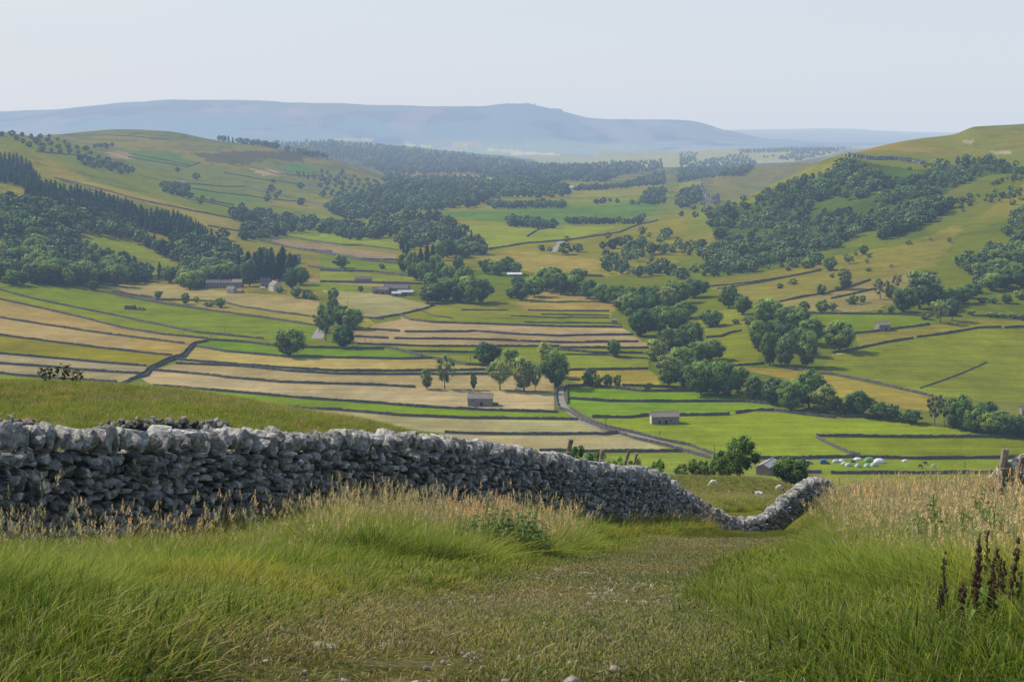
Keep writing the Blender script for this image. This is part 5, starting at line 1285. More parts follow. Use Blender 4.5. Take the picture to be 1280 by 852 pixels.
b = MB(); rr = random.Random(5)
for px, py_, k in ((655, 131, 9), (661, 131.5, 5), (694, 137, 7), (640, 131, 3)):
    x, y, z = at(px, py_ + .8, 11000)
    for _ in range(k): 
        w_ = rr.uniform(8, 20); xx = x + rr.uniform(-60, 60); h_ = rr.uniform(10, 24)
        b.loft([[(xx + sx * w_ * q, y + sy * w_ * q, z + zz) for sx, sy in ((-1,-1),(1,-1),(1.1,1),(-1,1))] for zz, q in ((-12, 1.4), (h_ * .6, 1), (h_, .5))])
tag(b.build('summit_rocks', M['crag']), 'gritstone outcrops on the skyline of the far blue fell', 'rocks')
# ------------------------------------------------------------------ near dry stone walls, stone by stone
def rocks(centers, sizes, rots, seed, base=ICO2, col=None, rough=.05):
    """angular stones: unit directions cut by random planes; centers (n,3), sizes (n,3) half extents, rots (n,3,3)"""
    r = np.random.default_rng(seed); D, F = base; n = len(centers); m = len(D)
    out = np.full((n, m), 9.0)
    K = 10
    N = r.normal(size=(n, K, 3)); N /= np.linalg.norm(N, axis=2)[:, :, None]; H = r.uniform(.6, 1.0, (n, K))
    ax = np.array([[1,0,0],[-1,0,0],[0,1,0],[0,-1,0],[0,0,1],[0,0,-1]], float)
    N = np.concatenate([N, np.repeat(ax[None], n, 0)], 1); H = np.concatenate([H, r.uniform(.85, 1.0, (n, 6))], 1)
    for k in range(N.shape[1]):
        dp = D @ N[:, k].T; dp = dp.T
        out = np.minimum(out, np.where(dp > .05, H[:, k][:, None] / np.maximum(dp, .05), 9))
    out *= 1 + rough * r.normal(size=out.shape)
    V = D[None] * np.minimum(out, 1.45)[:, :, None] * sizes[:, None, :]
    V = np.einsum('nij,nmj->nmi', rots, V) + centers[:, None, :]
    Fa = (F[None] + (np.arange(n) * m)[:, None, None]).reshape(-1, 3)
    c = np.repeat(col if col is not None else r.uniform(.6, 1.35, n), m)[:, None] * np.ones(3)
    return V.reshape(-1, 3), Fa, c
def rotm(a, b, c):
    ca, sa, cb, sb, cc, sc = np.cos(a), np.sin(a), np.cos(b), np.sin(b), np.cos(c), np.sin(c); z = np.zeros_like(a); o = np.ones_like(a)
    A = np.stack([np.stack([ca, -sa, z], -1), np.stack([sa, ca, z], -1), np.stack([z, z, o], -1)], 1)
    B = np.stack([np.stack([o, z, z], -1), np.stack([z, cb, -sb], -1), np.stack([z, sb, cb], -1)], 1)
    Cc = np.stack([np.stack([cc, z, sc], -1), np.stack([z, o, z], -1), np.stack([-sc, z, cc], -1)], 1)
    return A @ B @ Cc
NEARWALL = []
def near_wall(path, label, seed, cope=True, ragged=0.0, back=True, dark=1.0):
    """path: (bearing px, depth y, picture height of the top) -> stones"""
    r = np.random.default_rng(seed)
    P = []
    for px, y, pt in path:
        s = float(s_from_py(pt)); P.append(((px - 640) / FPX / float(ry_from_s(s)) * y, y, s * y))
    P = np.array(P); d = np.hypot(*np.diff(P[:, :2], axis=0).T); t = np.concatenate([[0], np.cumsum(d)]); L = t[-1]
    NEARWALL.append(P)
    def pos(q):
        q = np.asarray(q); x = pchip(t, P[:, 0], q); y = pchip(t, P[:, 1], q); zt = pchip(t, P[:, 2], q)
        e = .05; dx = pchip(t, P[:, 0], np.minimum(q + e, L)) - pchip(t, P[:, 0], np.maximum(q - e, 0)); dy = pchip(t, P[:, 1], np.minimum(q + e, L)) - pchip(t, P[:, 1], np.maximum(q - e, 0))
        n = np.hypot(dx, dy) + 1e-9
        return x, y, zt, dx / n, dy / n
    fs, cs = [], []
    for side in ((1, -1) if back else (1,)):
        zrel = 0.0; row = 0
        while zrel < 1.75:
            ch = r.uniform(.055, .12); q = r.uniform(0, .2); qs, ls = [], []
            while q < L:
                l = r.uniform(.07, .24) * (1.25 if zrel < .5 else 1); qs.append(q + l / 2); ls.append(l); q += l * .94
            qs = np.array(qs); ls = np.array(ls); n = len(qs)
            x, y, zt, dx, dy = pos(qs); g = ground(x, y); top = zt - (.26 if cope else .05) - ragged * r.random(n)
            z = g - .12 + zrel + ch / 2 + r.normal(size=n) * .022
            ok = z < top - ch * .3
            x, y, dx, dy, z, ls_, n = x[ok], y[ok], dx[ok], dy[ok], z[ok], ls[ok], int(ok.sum())
            if n == 0:
                if zrel > 1.0: break
                zrel += ch * .93; continue
            hgt = np.clip((z - ground(x, y)) / 1.4, 0, 1); half = .36 - .13 * hgt
            nx, ny = dy, -dx     # towards the track
            off = (half - .11 + r.normal(size=n) * .022) * side
            cen = np.stack([x + nx * off, y + ny * off, z], 1)
            hs = np.stack([ls_ * .53, np.full(n, .15) * r.uniform(.85, 1.2, n), ch * .56 * r.uniform(.75, 1.45, n)], 1)
            rot = rotm(np.arctan2(dy, dx) + r.normal(size=n) * .12, r.normal(size=n) * .12, r.normal(size=n) * .22)
            near_ = P[0, 1] < 100
            fs.append((cen, hs, rot)); zrel += ch * .93; row += 1
    cen = np.concatenate([f[0] for f in fs]); hs = np.concatenate([f[1] for f in fs]); rot = np.concatenate([f[2] for f in fs])
    root = bpy.data.objects.new('dry_stone_wall', None); C.objects.link(root); root.location = (float(P[0, 0]), float(P[0, 1]), float(P[0, 2]))
    o0 = np.array(root.location)
    tag(root, label, 'stone wall')
    r2 = np.random.default_rng(seed + 1)
    col = r2.uniform(.4, 1.6, len(cen)) * dark * np.where(r2.random(len(cen)) < .05, 1.5, 1)
    V, F, c = rocks(cen - o0, hs, rot, seed + 2, ICO3 if P[0, 1] < 30 and cope else ICO2, col, .012)
    link('face_stones', mesh_np('face_stones', V, F, M['stone'], False, col=c), root)
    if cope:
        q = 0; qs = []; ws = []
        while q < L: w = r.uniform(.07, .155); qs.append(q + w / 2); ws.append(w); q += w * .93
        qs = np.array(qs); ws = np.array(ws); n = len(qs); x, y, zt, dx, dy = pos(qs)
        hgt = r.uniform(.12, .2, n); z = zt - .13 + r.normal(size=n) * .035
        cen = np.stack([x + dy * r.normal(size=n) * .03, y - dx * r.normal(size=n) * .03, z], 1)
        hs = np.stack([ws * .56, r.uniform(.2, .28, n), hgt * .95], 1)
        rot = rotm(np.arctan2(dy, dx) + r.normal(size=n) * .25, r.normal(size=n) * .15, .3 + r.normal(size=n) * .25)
        V, F, c = rocks(cen - o0, hs, rot, seed + 5, ICO3, r.uniform(1.0, 2.0, n) * dark, .03)  # coping tinted paler than the face: lichen, plus sunlit tops in the colour
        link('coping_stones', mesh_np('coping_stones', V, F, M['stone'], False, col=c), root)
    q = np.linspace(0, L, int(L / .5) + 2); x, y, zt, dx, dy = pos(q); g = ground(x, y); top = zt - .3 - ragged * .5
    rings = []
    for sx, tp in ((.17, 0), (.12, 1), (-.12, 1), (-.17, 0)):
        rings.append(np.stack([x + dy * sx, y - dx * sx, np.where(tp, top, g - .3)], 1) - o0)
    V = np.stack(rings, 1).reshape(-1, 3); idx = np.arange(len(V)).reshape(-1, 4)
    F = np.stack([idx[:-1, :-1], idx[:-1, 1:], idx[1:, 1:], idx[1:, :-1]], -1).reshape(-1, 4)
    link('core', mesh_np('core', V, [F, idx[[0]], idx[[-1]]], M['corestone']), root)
    return pos, L
M['corestone'] = simple('wall_core_shadow', (.045, .043, .04), 1, .3, 6, 0)  # near-black colour stands in for shadow in the gaps between stones
posA, LA = near_wall([(-260, 12.6, 536), (-60, 15.0, 536), (0, 16, 536), (110, 17.2, 538), (200, 18.6, 539), (330, 20.6, 541), (400, 22, 541), (480, 23.6, 541), (560, 25.6, 549), (640, 28, 559), (700, 30.3, 571),
     (740, 32.3, 580), (780, 34.8, 584), (810, 37, 586), (835, 39.3, 602), (855, 41.3, 615), (880, 43.6, 630), (905, 46, 643), (935, 49, 648), (958, 51, 639), (985, 53.5, 617), (1010, 56, 600), (1036, 58.5, 600)],
     'long rugged grey dry stone wall running beside the near grassy track', 5)
near_wall([(120, 31, 523), (150, 31.1, 519), (230, 31.4, 518), (272, 31.5, 519), (288, 31.6, 526)], 'short broken dark stone wall piece behind the long near wall', 31, cope=False, ragged=.12, dark=.75)
near_wall([(-80, 28, 515), (-10, 28.4, 516), (30, 28.8, 517), (60, 29.2, 528)], 'crumbling dark wall end behind the long near wall at the left edge', 37, cope=False, ragged=.15, dark=.7)
near_wall([(1250, 21.2, 584), (1275, 20.8, 572), (1320, 20, 568), (1420, 18.6, 560), (1560, 17, 550)], 'pale stone wall end beside the leaning post at the right edge', 41)
# ------------------------------------------------------------------ posts
def post(px, ptop, y, length, lean, rr_, label, mat='wood', wd=.06, lean2=0):
    s = float(s_from_py(ptop)); x = (px - 640) / FPX / float(ry_from_s(s)) * y; z = s * y
    r = bpy.data.objects.new('fence_post', None); C.objects.link(r)
    base = Vector((x - lean * length, y - lean2 * length, z - length)); r.location = base
    tag(r, label, 'fence post')
    d = Vector((lean * length, lean2 * length, length)); b = MB(); q = random.Random(int(px)); rings = []
    for i in range(7):
        f = i / 6; c = d * f; w = wd * (1.08 - .16 * f)
        rings.append([(c.x + math.cos(a) * w * q.uniform(.9, 1.08), c.y + math.sin(a) * w * q.uniform(.9, 1.08), c.z + (q.uniform(-.02, .02) if i == 6 else 0)) for a in np.linspace(0, 2 * math.pi, 9)[:-1]])
    b.loft(rings); b.build('post', M[mat], r)
    for k in range(3):
        p = d * (.55 + .15 * k); MB().box(p.x - wd * 1.1, p.x + wd * 1.1, p.y - wd * 1.18, p.y - wd * .9, p.z, p.z + .012).build('staple', M['tin'], r)
post(714, 549, 31.6, 1.9, .20, 0, 'stout brown fence post leaning right behind the long near wall')
post(753.5, 561, 34.0, 1.8, .12, 0, 'second weathered post from the left behind the long near wall', 'woodbare', .065)
post(787, 562, 36.2, 1.8, .30, 0, 'thin dark post leaning strongly right behind the long near wall', 'wood', .045)
post(796, 566, 37.2, 1.5, .22, 0, 'thinnest post, rightmost behind the long near wall', 'woodbare', .04)
post(1257, 561, 20.6, 1.9, .10, 0, 'grey weathered post leaning beside the pale wall end at right', 'woodbare', .062)
post(1279, 570, 19.6, 1.5, .16, 0, 'dark slanting post at the right edge before the pale wall', 'wood', .05)
# ------------------------------------------------------------------ shrubs near at hand, below and beyond the near wall
def shrub(px, py, h, w, label, ymin, kind='bush', group=None):
    return tree(px, py, h, w, kind, label, group, cat='shrub', name='shrub' if kind == 'bush' else None, ymin=ymin)
for a in [(922, 612, 50, 44, 'largest round bush tree beside the barn with pale roof', 255, 'round'), (988, 616, 34, 50, 'low dark spreading bush just right of the pale-roofed barn', 255, 'round'),
          (906, 608, 36, 34, 'rounded bush left of the largest bush tree near the sheep', 270, 'round'), (886, 606, 30, 26, 'mid green bush between two rounded bushes near the sheep', 280, 'bush'),
          (868, 602, 26, 26, 'small leafy bush near the sheep, fourth from the barn', 280, 'bush'), (851, 598, 20, 20, 'leftmost small bush in the row near the sheep', 280, 'bush'),
          (820, 600, 30, 26, 'dark bush right beyond the corner of the near wall', 140, 'bush'),
          (768, 606, 40, 36, 'green bush behind the leaning posts', 130, 'bush'), (742, 606, 46, 40, 'purplish dark bush behind the leaning posts', 130, 'bush'),
          (722, 604, 50, 30, 'dark green bush behind the stout brown post', 130, 'bush'), (795, 606, 36, 24, 'olive bush behind the thinnest post', 130, 'bush')]:
    shrub(a[0], a[1], a[2], a[3], a[4], a[5], a[6])
for k, (px, h, lab) in enumerate([(48, 24, 'left sparse hawthorn sapling on the hillock crest'), (69, 28, 'middle, densest hawthorn sapling on the hillock crest'), (86, 22, 'right sparse hawthorn sapling on the hillock crest')]):
    j = int(np.argmin(PYg[(YF > 60) & (YF < 95)][:, np.searchsorted(QF, (px - 640) / FPX)])); yy = YF[(YF > 60) & (YF < 95)][j] - 1.5
    xx = (px - 640) / FPX * yy; tree(px, 0, h, 26, 'bare', lab, None, 'shrub', 'hawthorn_sapling', xyz=(xx, yy, float(ground(xx, yy))))
# ------------------------------------------------------------------ grass
def blades(n, h0, h1, w, rad, lean, curl, colA, colB, r, segs=3, tipcol=None, bias=(.18, 0)):
    a = r.random(n) * 6.283; q = rad * np.sqrt(r.random(n)); bx, by = np.cos(a) * q, np.sin(a) * q
    h = r.uniform(h0, h1, n); da = a + r.normal(size=n) * .9
    ln = np.abs(r.normal(size=n)) * lean; dx = np.cos(da) * ln + bias[0] * r.random(n); dy = np.sin(da) * ln + bias[1]
    wa = r.random(n) * 6.283; wx, wy = np.cos(wa), np.sin(wa)
    t = np.linspace(0, 1, segs + 1); rows = []
    for k in t:
        cx = bx + dx * h * k + dx * curl * h * k * k * 1.6; cy = by + dy * h * k + dy * curl * h * k * k * 1.6
        cz = h * k * (1 - .22 * np.minimum(np.hypot(dx, dy) * (1 + curl), 2) * k)
        ww = w * (1 - k ** 1.6) + w * .08
        rows.append(np.stack([np.stack([cx - wx * ww, cy - wy * ww, cz], 1), np.stack([cx + wx * ww, cy + wy * ww, cz], 1)], 1))
    V = np.stack(rows, 1)   # n, segs+1, 2, 3
    base = np.arange(n)[:, None] * (segs + 1) * 2
    F = np.concatenate([base + np.array([[2*k, 2*k+1, 2*k+3, 2*k+2]]) for k in range(segs)], 0)
    mixf = r.random((n, 1, 1)); c = np.array(colA) * (1 - mixf) + np.array(colB) * mixf
    shade = (.38 + .62 * t)[None, :, None]  # blade feet darkened: shade low in the sward put into colour
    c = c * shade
    if tipcol is not None: c = c * (1 - (t ** 2)[None, :, None] * .8) + np.array(tipcol) * (t ** 2)[None, :, None] * .8
    c = np.repeat(c[:, :, None, :], 2, 2)
    tip = V[:, -1].mean(1)
    return V.reshape(-1, 3), F, c.reshape(-1, 3), tip, np.stack([dx, dy], 1)
def heads(tips, dirs, r, col, L=.13, n=12, w=.0035):
    Vs, Cs = [], []
    m = len(tips)
    for k in range(n):
        f = k / n; a = r.random(m) * 6.283; o = L * .16 * (1 - f) * (.4 + r.random(m))
        c = tips + np.stack([dirs[:, 0] * L * f * .8 + np.cos(a) * o, dirs[:, 1] * L * f * .8 + np.sin(a) * o, np.full(m, L * (f - .25) * .9)], 1)
        up = np.stack([np.cos(a) * .4 + dirs[:, 0], np.sin(a) * .4 + dirs[:, 1], np.ones(m)], 1); up /= np.linalg.norm(up, axis=1)[:, None]
        sd = np.stack([np.sin(a), -np.cos(a), np.zeros(m)], 1); l = L * .16
        Vs.append(np.stack([c - up * l, c + sd * w, c + up * l, c - sd * w], 1)); Cs.append(np.ones((m, 4, 1)) * np.array(col) * r.uniform(.7, 1.3, (m, 1, 1)))
    V = np.concatenate(Vs).reshape(-1, 3); return V, np.arange(len(V)).reshape(-1, 4), np.concatenate(Cs).reshape(-1, 3)
def tuft(name, kind, seed, wide=1.0, dens=1.0):
    r = np.random.default_rng(seed); parts = []
    G1, G2 = (.14, .24, .03), (.42, .46, .075); OL, ST, PK = (.40, .37, .13), (.60, .51, .27), (.50, .38, .23)
    def ad(n, *a, **k):
        V, F, c, tip, d = blades(max(3, int(n * dens)), *a, r=r, **k); parts.append((V, F, c)); return tip, d
    W = .0022 * wide
    if kind == 'turf': ad(120, .03, .085, W, .26, .5, .5, G1, G2); ad(40, .03, .07, W, .26, .6, .5, OL, ST)
    if kind == 'worn': ad(80, .010, .028, W * 1.1, .24, .5, .3, (.34, .36, .12), (.50, .46, .22)); ad(60, .006, .016, W * 1.1, .26, .8, .2, (.50, .42, .25), (.60, .52, .36))
    if kind == 'mid': ad(130, .10, .22, W * 1.2, .2, .45, .7, G1, G2); ad(30, .1, .2, W, .2, .4, .6, OL, ST)
    if kind == 'lush': ad(170, .22, .42, W * 1.5, .15, .42, 1.0, G1, G2); ad(24, .3, .5, W, .15, .3, .6, OL, ST)
    if kind in ('dry', 'tawny'):
        ad(90, .22, .48, W * 1.3, .18, .32, .8, G1 if kind == 'dry' else OL, OL, tipcol=(.44, .38, .16))
        tip, d = ad(13, .50, .88, W * .75, .2, .20, .35, ST, OL if kind == 'dry' else PK, bias=(.2, .02))
        V, F, c = heads(tip, d, r, (.60, .50, .31) if kind == 'dry' else (.54, .42, .28), w=.0026 * wide); parts.append((V, F, c))
    if kind == 'feather':   # green-based tall grass with pale heads
        ad(120, .25, .55, W * 1.4, .17, .30, .8, G1, G2, tipcol=(.38, .38, .13))
        tip, d = ad(9, .55, .95, W * .75, .2, .16, .3, OL, ST, bias=(.16, .02)); V, F, c = heads(tip, d, r, (.66, .54, .32), w=.003 * wide); parts.append((V, F, c))
    off = 0; VV, FF, CC = [], [], []
    for V, F, c in parts: VV.append(V); FF.append(F + off); CC.append(c); off += len(V)
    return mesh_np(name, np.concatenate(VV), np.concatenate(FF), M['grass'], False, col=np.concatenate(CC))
t = NT('grass_blades'); oi = t.n('ShaderNodeObjectInfo'); g_ = t.geo(); at_ = attr(t).outputs['Color']
tint = t.ramp(t.noise(.45, 3, g_), [(.35, (.78, .88, .7)), (.5, (1, 1, 1)), (.65, (1.25, 1.08, 1.0))])
tint2 = t.ramp(oi.outputs['Random'], [(0, (.55, .66, .6)), (.5, (1, 1, 1)), (1, (1.3, 1.15, .9))])
M['grass'] = t.surf(t.mix(1, t.mix(1, at_, tint, 'MULTIPLY'), tint2, 'MULTIPLY'), .7, spec=.06, transl=.34)
KINDS_ = ['turf', 'mid', 'lush', 'dry', 'tawny', 'feather', 'worn']
def scatter_object(name, pts, rot, scl, idx, protos, label, cat):
    """one object: real instances of the tufts on scattered points"""
    coll = bpy.data.collections.new(name + '_forms')
    for i, me in enumerate(protos):
        o = bpy.data.objects.new(f'form.{i:03d}', me); coll.objects.link(o)
    me = bpy.data.meshes.new(name); me.vertices.add(len(pts)); me.vertices.foreach_set('co', np.asarray(pts, np.float32).ravel())
    for nm, dat, ty in (('rot', rot, 'FLOAT_VECTOR'), ('scl', scl, 'FLOAT_VECTOR')):
        a = me.attributes.new(nm, ty, 'POINT'); a.data.foreach_set('vector', np.asarray(dat, np.float32).ravel())
    a = me.attributes.new('pick', 'INT', 'POINT'); a.data.foreach_set('value', np.asarray(idx, np.int32)); me.update()
    o = link(name, me)
    ng = bpy.data.node_groups.new(name + '_scatter', 'GeometryNodeTree')
    ng.interface.new_socket('Geometry', in_out='INPUT', socket_type='NodeSocketGeometry'); ng.interface.new_socket('Geometry', in_out='OUTPUT', socket_type='NodeSocketGeometry')
    N = ng.nodes.new; gi = N('NodeGroupInput'); go = N('NodeGroupOutput'); ci = N('GeometryNodeCollectionInfo'); ci.inputs['Collection'].default_value = coll
    ci.inputs['Separate Children'].default_value = True; ci.inputs['Reset Children'].default_value = True
    ip = N('GeometryNodeInstanceOnPoints'); ip.inputs['Pick Instance'].default_value = True
    def na(nm, ty):
        x = N('GeometryNodeInputNamedAttribute'); x.data_type = ty; x.inputs['Name'].default_value = nm
        return [s for s in x.outputs if s.enabled and s.name == 'Attribute'][0]
    L = ng.links.new; L(gi.outputs[0], ip.inputs['Points']); L(ci.outputs[0], ip.inputs['Instance']); L(na('pick', 'INT'), ip.inputs['Instance Index'])
    er = N('FunctionNodeEulerToRotation'); L(na('rot', 'FLOAT_VECTOR'), er.inputs[0]); L(er.outputs[0], ip.inputs['Rotation']); L(na('scl', 'FLOAT_VECTOR'), ip.inputs['Scale'])
    L(ip.outputs[0], go.inputs[0])
    md = o.modifiers.new('scatter', 'NODES'); md.node_group = ng
    tag(o, label, cat, kind='stuff'); return o
def wall_dist(x, y):
    """signed distance from the long near wall: > 0 on the track side; and the position along it"""
    P = NEARWALL[0][:, :2]; best = np.full(x.shape, 1e9); sg = np.ones(x.shape)
    for a, b in zip(P[:-1], P[1:]):
        d = b - a; L2 = d @ d; t = np.clip(((x - a[0]) * d[0] + (y - a[1]) * d[1]) / L2, 0, 1)
        cx, cy = x - a[0] - t * d[0], y - a[1] - t * d[1]; dd = np.hypot(cx, cy); s = np.sign((x - a[0]) * d[1] - (y - a[1]) * d[0])
        m = dd < best; best = np.where(m, dd, best); sg = np.where(m, s, sg)
    return best * sg
def make_grass():
    r = np.random.default_rng(77)
    protos = []; where = {}
    for lod, (wide, dens) in enumerate(((1.0, 1.0), (1.9, .6), (2.9, .42))):
        for k in KINDS_:
            where[k, lod] = len(protos)
            for v in range(3): protos.append(tuft('grass_tuft', k, 900 + v + 10 * KINDS_.index(k) + 100 * lod, wide, dens))
    X, Y, K, S = [], [], [], []
    def cand(n, y0, y1, pxa, pxb):
        y = np.sqrt(r.uniform(y0 * y0, y1 * y1, n)); q = r.uniform((pxa - 640) / FPX, (pxb - 640) / FPX, n)
        return q * y, y
    def addk(x, y, kind, s):
        if len(x) == 0: return
        lod = np.where(y < 9, 0, np.where(y < 22, 1, 2))
        X.append(x); Y.append(y); S.append(s); K.append(np.array([where[kind, int(l)] for l in lod]) + r.integers(0, 3, len(x)))
    n = 76000
    for (y0, y1, n) in ((2.2, 9, 6500), (9, 22, 13000), (22, 62, 17000)):
        x, y = cand(n, y0, y1, -90, 1380)
        wd = wall_dist(x, y); td = track_d(x, y); pn = fbm(x / 1.3 + 4, y / 1.6, 3); pn2 = fbm(x / 3.1 + 14, y / 3.6 + 2, 3)
        ok = (np.abs(wd) > .42) & (wd > 0)
        x, y, wd, td, pn, pn2 = x[ok], y[ok], wd[ok], td[ok], pn[ok], pn2[ok]
        ad_ = np.abs(td) + .35 * pn
        left = td < 0
        # how rank the growth is: 0 = trodden turf, 1 = tall standing grass
        bear = 640 + FPX * x / y; mid_ = sstep(230, 430, bear)
        rank = np.where(left, sstep(1.0, 3.6, -td + 2.2 * pn) * .42 + (.25 + .6 * mid_) * (1 - sstep(.3, 1.1 + 1.2 * mid_, wd + 1.4 * pn)) * sstep(12, 15, y), sstep(1.2, 3.2, td + 1.2 * pn))
        rank = np.where(left, np.minimum(rank, .33 + .6 * mid_), rank)
        bank = left & (bear > 380) & (bear < 720) & (y > 13) & (td < -1.5 + .5 * pn); rank = np.where(bank, np.maximum(rank, .52 + .6 * pn2 + .1), rank)
        rank = np.where(y > 38, np.maximum(rank, .8), rank)
        u = r.random(len(x)); kind = np.full(len(x), 'turf', dtype=object)
        kind[rank > .14] = 'mid'; kind[rank > .36] = 'lush'
        tall = rank > .60
        kind[tall] = np.where(u[tall] < .17, 'feather', np.where(u[tall] < .25, 'dry', np.where(u[tall] < .58, 'mid', 'lush')))
        dryz = tall & ((pn2 > .15) | (left & (wd < 1.2) & (pn2 > -.12)) | ((y > 30) & (bear < 1080)) | ((y > 30) & (pn2 > .02)))
        kind[dryz] = np.where(u[dryz] < .22, 'tawny', np.where(u[dryz] < .44, 'dry', np.where(u[dryz] < .62, 'feather', 'lush')))
        few = left & (wd < 1.8) & (bear < 420) & (r.random(len(x)) < .13); kind[few] = 'dry'
        lone = (rank > .3) & (r.random(len(x)) < np.where(left, .07, .22)); kind[lone] = 'feather'
        worn = ad_ < np.where(y < 8, 1.05, 1.3); pf = fbm(x / .3, y / .3, 2)
        kind[worn] = 'turf'
        keep = ~(worn & (r.random(len(x)) < .58 + .4 * (pn > .0)))
        tallk = np.isin(kind, ['dry', 'tawny', 'feather'])
        keep &= ~(tallk & (r.random(len(x)) < np.where(left, .45, .25)))
        reach = np.clip(.20 + .034 * y, .34, .95) * np.where(left, 1, np.clip(.42 + .17 * td + .012 * y, .42, 1))      # growth is lower close by, where the verge is grazed
        for k in KINDS_:
            m = keep & (kind == k)
            if k in ('dry', 'tawny', 'feather'): sc = np.where(left[m], .60 + .12 * bank[m], reach[m] * 1.02) * r.uniform(.5, 1.2, m.sum())
            elif k == 'lush': sc = np.where(left[m], .23 + .29 * mid_[m] + .28 * bank[m], reach[m] * .8 * (1 + 1.3 * pn[m])) * r.uniform(.35, 1.3, m.sum())
            elif k == 'mid': sc = r.uniform(.5, 1.0, m.sum())
            else: sc = np.where(worn[m], r.uniform(.22, .5, m.sum()), r.uniform(.6, 1.1, m.sum()))
            addk(x[m], y[m], k, sc)
    # turf between the taller tufts everywhere on the near side
    x, y = cand(9000, 2.2, 20, -90, 1380); m = wall_dist(x, y) > .4; m &= np.abs(track_d(x, y)) > 1.0; addk(x[m], y[m], 'turf', r.uniform(.7, 1.2, m.sum()))
    y = r.uniform(2.4, 7, 3200); x = r.uniform(-.40, .40, 3200) * y; pf = fbm(x / .28, y / .28, 3); td = np.abs(track_d(x, y)); m = (td < 1.5) & (r.random(3200) < .5 - 3 * pf); g2 = r.random(3200) < td / 1.7 - .3 - 1.5 * pf
    addk(x[m & ~g2], y[m & ~g2], 'worn', r.uniform(.7, 1.15, (m & ~g2).sum())); addk(x[m & g2], y[m & g2], 'turf', r.uniform(.25, .5, (m & g2).sum()))
    # close-bitten turf over most of the worn track
    y = np.sqrt(r.uniform(9, 28 ** 2, 17000)); x = np.interp(y, TRY, TRX) + r.uniform(-1.7, 1.7, 17000); pf = fbm(x / .28, y / .28, 3)
    td = np.abs(track_d(x, y)); u = r.random(17000); m = u < np.clip(.36 - 3.2 * pf, .02, .75); g2 = r.random(17000) < np.clip(td / 1.7 - .35 - 1.5 * pf, .04, .85)
    addk(x[m & ~g2], y[m & ~g2], 'worn', r.uniform(.7, 1.15, (m & ~g2).sum())); addk(x[m & g2], y[m & g2], 'turf', r.uniform(.25, .5, (m & g2).sum()))
    # the hillock and the sheep pasture beyond the wall
    x, y = cand(26000, 17, 95, -60, 900); m = wall_dist(x, y) < -.6; m &= y > 24
    x, y = x[m], y[m]; pn = fbm(x / 5, y / 6, 3); u = r.random(len(x))
    a = (u < .30 + .9 * pn); addk(x[a], y[a], 'tawny', r.uniform(.28, .5, a.sum())); a = ~a; addk(x[a], y[a], 'mid', r.uniform(.9, 1.7, a.sum()))
    x, y = cand(5200, 60, 250, 780, 1060); pn = fbm(x / 9, y / 12, 3); u = r.random(len(x)); m = wall_dist(x, y) < -1
    a = m & (u < .4 + .9 * pn); addk(x[a], y[a], 'tawny', r.uniform(.5, .9, a.sum())); a = m & ~a; addk(x[a], y[a], 'lush', r.uniform(.7, 1.1, a.sum()))
    X_, Y_, K_, S_ = map(np.concatenate, (X, Y, K, S)); n = len(X_)
    pts = np.stack([X_, Y_, ground(X_, Y_) - .015], 1)
    rot = np.stack([r.normal(size=n) * .06 + .05, r.normal(size=n) * .06 + .0, r.uniform(-.9, .9, n)], 1)
    wS = .45 + .6 * S_; scl = np.stack([wS * r.uniform(.9, 1.15, n), wS * r.uniform(.9, 1.15, n), S_ * r.uniform(.85, 1.15, n)], 1)
    scatter_object('grass', pts, rot, scl, K_, protos, 'rank green and tawny grass with seed heads beside the near track', 'grass')
    print('grass tufts', n)
make_grass()
def make_gravel():
    r = np.random.default_rng(5); protos = []
    for v in range(5):
        V, F, c = rocks(np.zeros((1, 3)), np.array([[1, .8, .45]]), np.eye(3)[None], 60 + v, ICO2, np.array([1.15 + .15 * v]), .03)
        protos.append(mesh_np('pebble', V, F, M['gravel'], False, col=c))
    y = np.sqrt(r.uniform(3 ** 2, 24 ** 2, 14000)); x = np.interp(y, TRY, TRX) + r.normal(size=14000) * .75
    m = fbm(x / .22, y / .22, 3) > -.0 + .1 * r.normal(size=14000); x, y = x[m], y[m]; n = len(x)
    s = np.clip(r.lognormal(-4.6, .5, n), .005, .028)
    pts = np.stack([x, y, ground(x, y) + s * .3 + .004], 1)
    scatter_object('gravel', pts, np.stack([r.normal(size=n) * .2, r.normal(size=n) * .2, r.random(n) * 6.28], 1), np.repeat(s[:, None], 3, 1), r.integers(0, 5, n), protos, 'small pale limestone chips trodden into the near track', 'gravel')
t = NT('limestone_chips'); g_ = t.geo()
M['gravel'] = t.surf(t.mix(1, t.ramp(t.noise(30, 4, g_), [(.3, (.15, .13, .105)), (.7, (.33, .30, .255))]), attr(t).outputs['Color'], 'MULTIPLY'), .9, spec=.1)
make_gravel()
# single larger stones at the edge of the track
for k, (px, py, s, lab) in enumerate([(703, 716, .055, 'flat pale stone half sunk at the far left edge of the track'), (733, 719, .05, 'pinkish grey stone right of another at the track edge'), (717, 718, .035, 'small stone between the two at the track edge'), (407, 812, .035, 'little white stone in the short grass at lower left'), (1215, 660, .12, '', )]):
    if not lab: continue
    x, y, z = at(px, py, 2.5); V, F, c = rocks(np.zeros((1, 3)), np.array([[s * 1.5, s, s * .5]]), np.eye(3)[None], 160 + k, ICO3, np.array([1.5]), .02)
    o = link('stone', mesh_np('stone', V, F, M['gravel'], False, col=c)); o.location = (x, y, z + s * .2); tag(o, lab, 'stone')
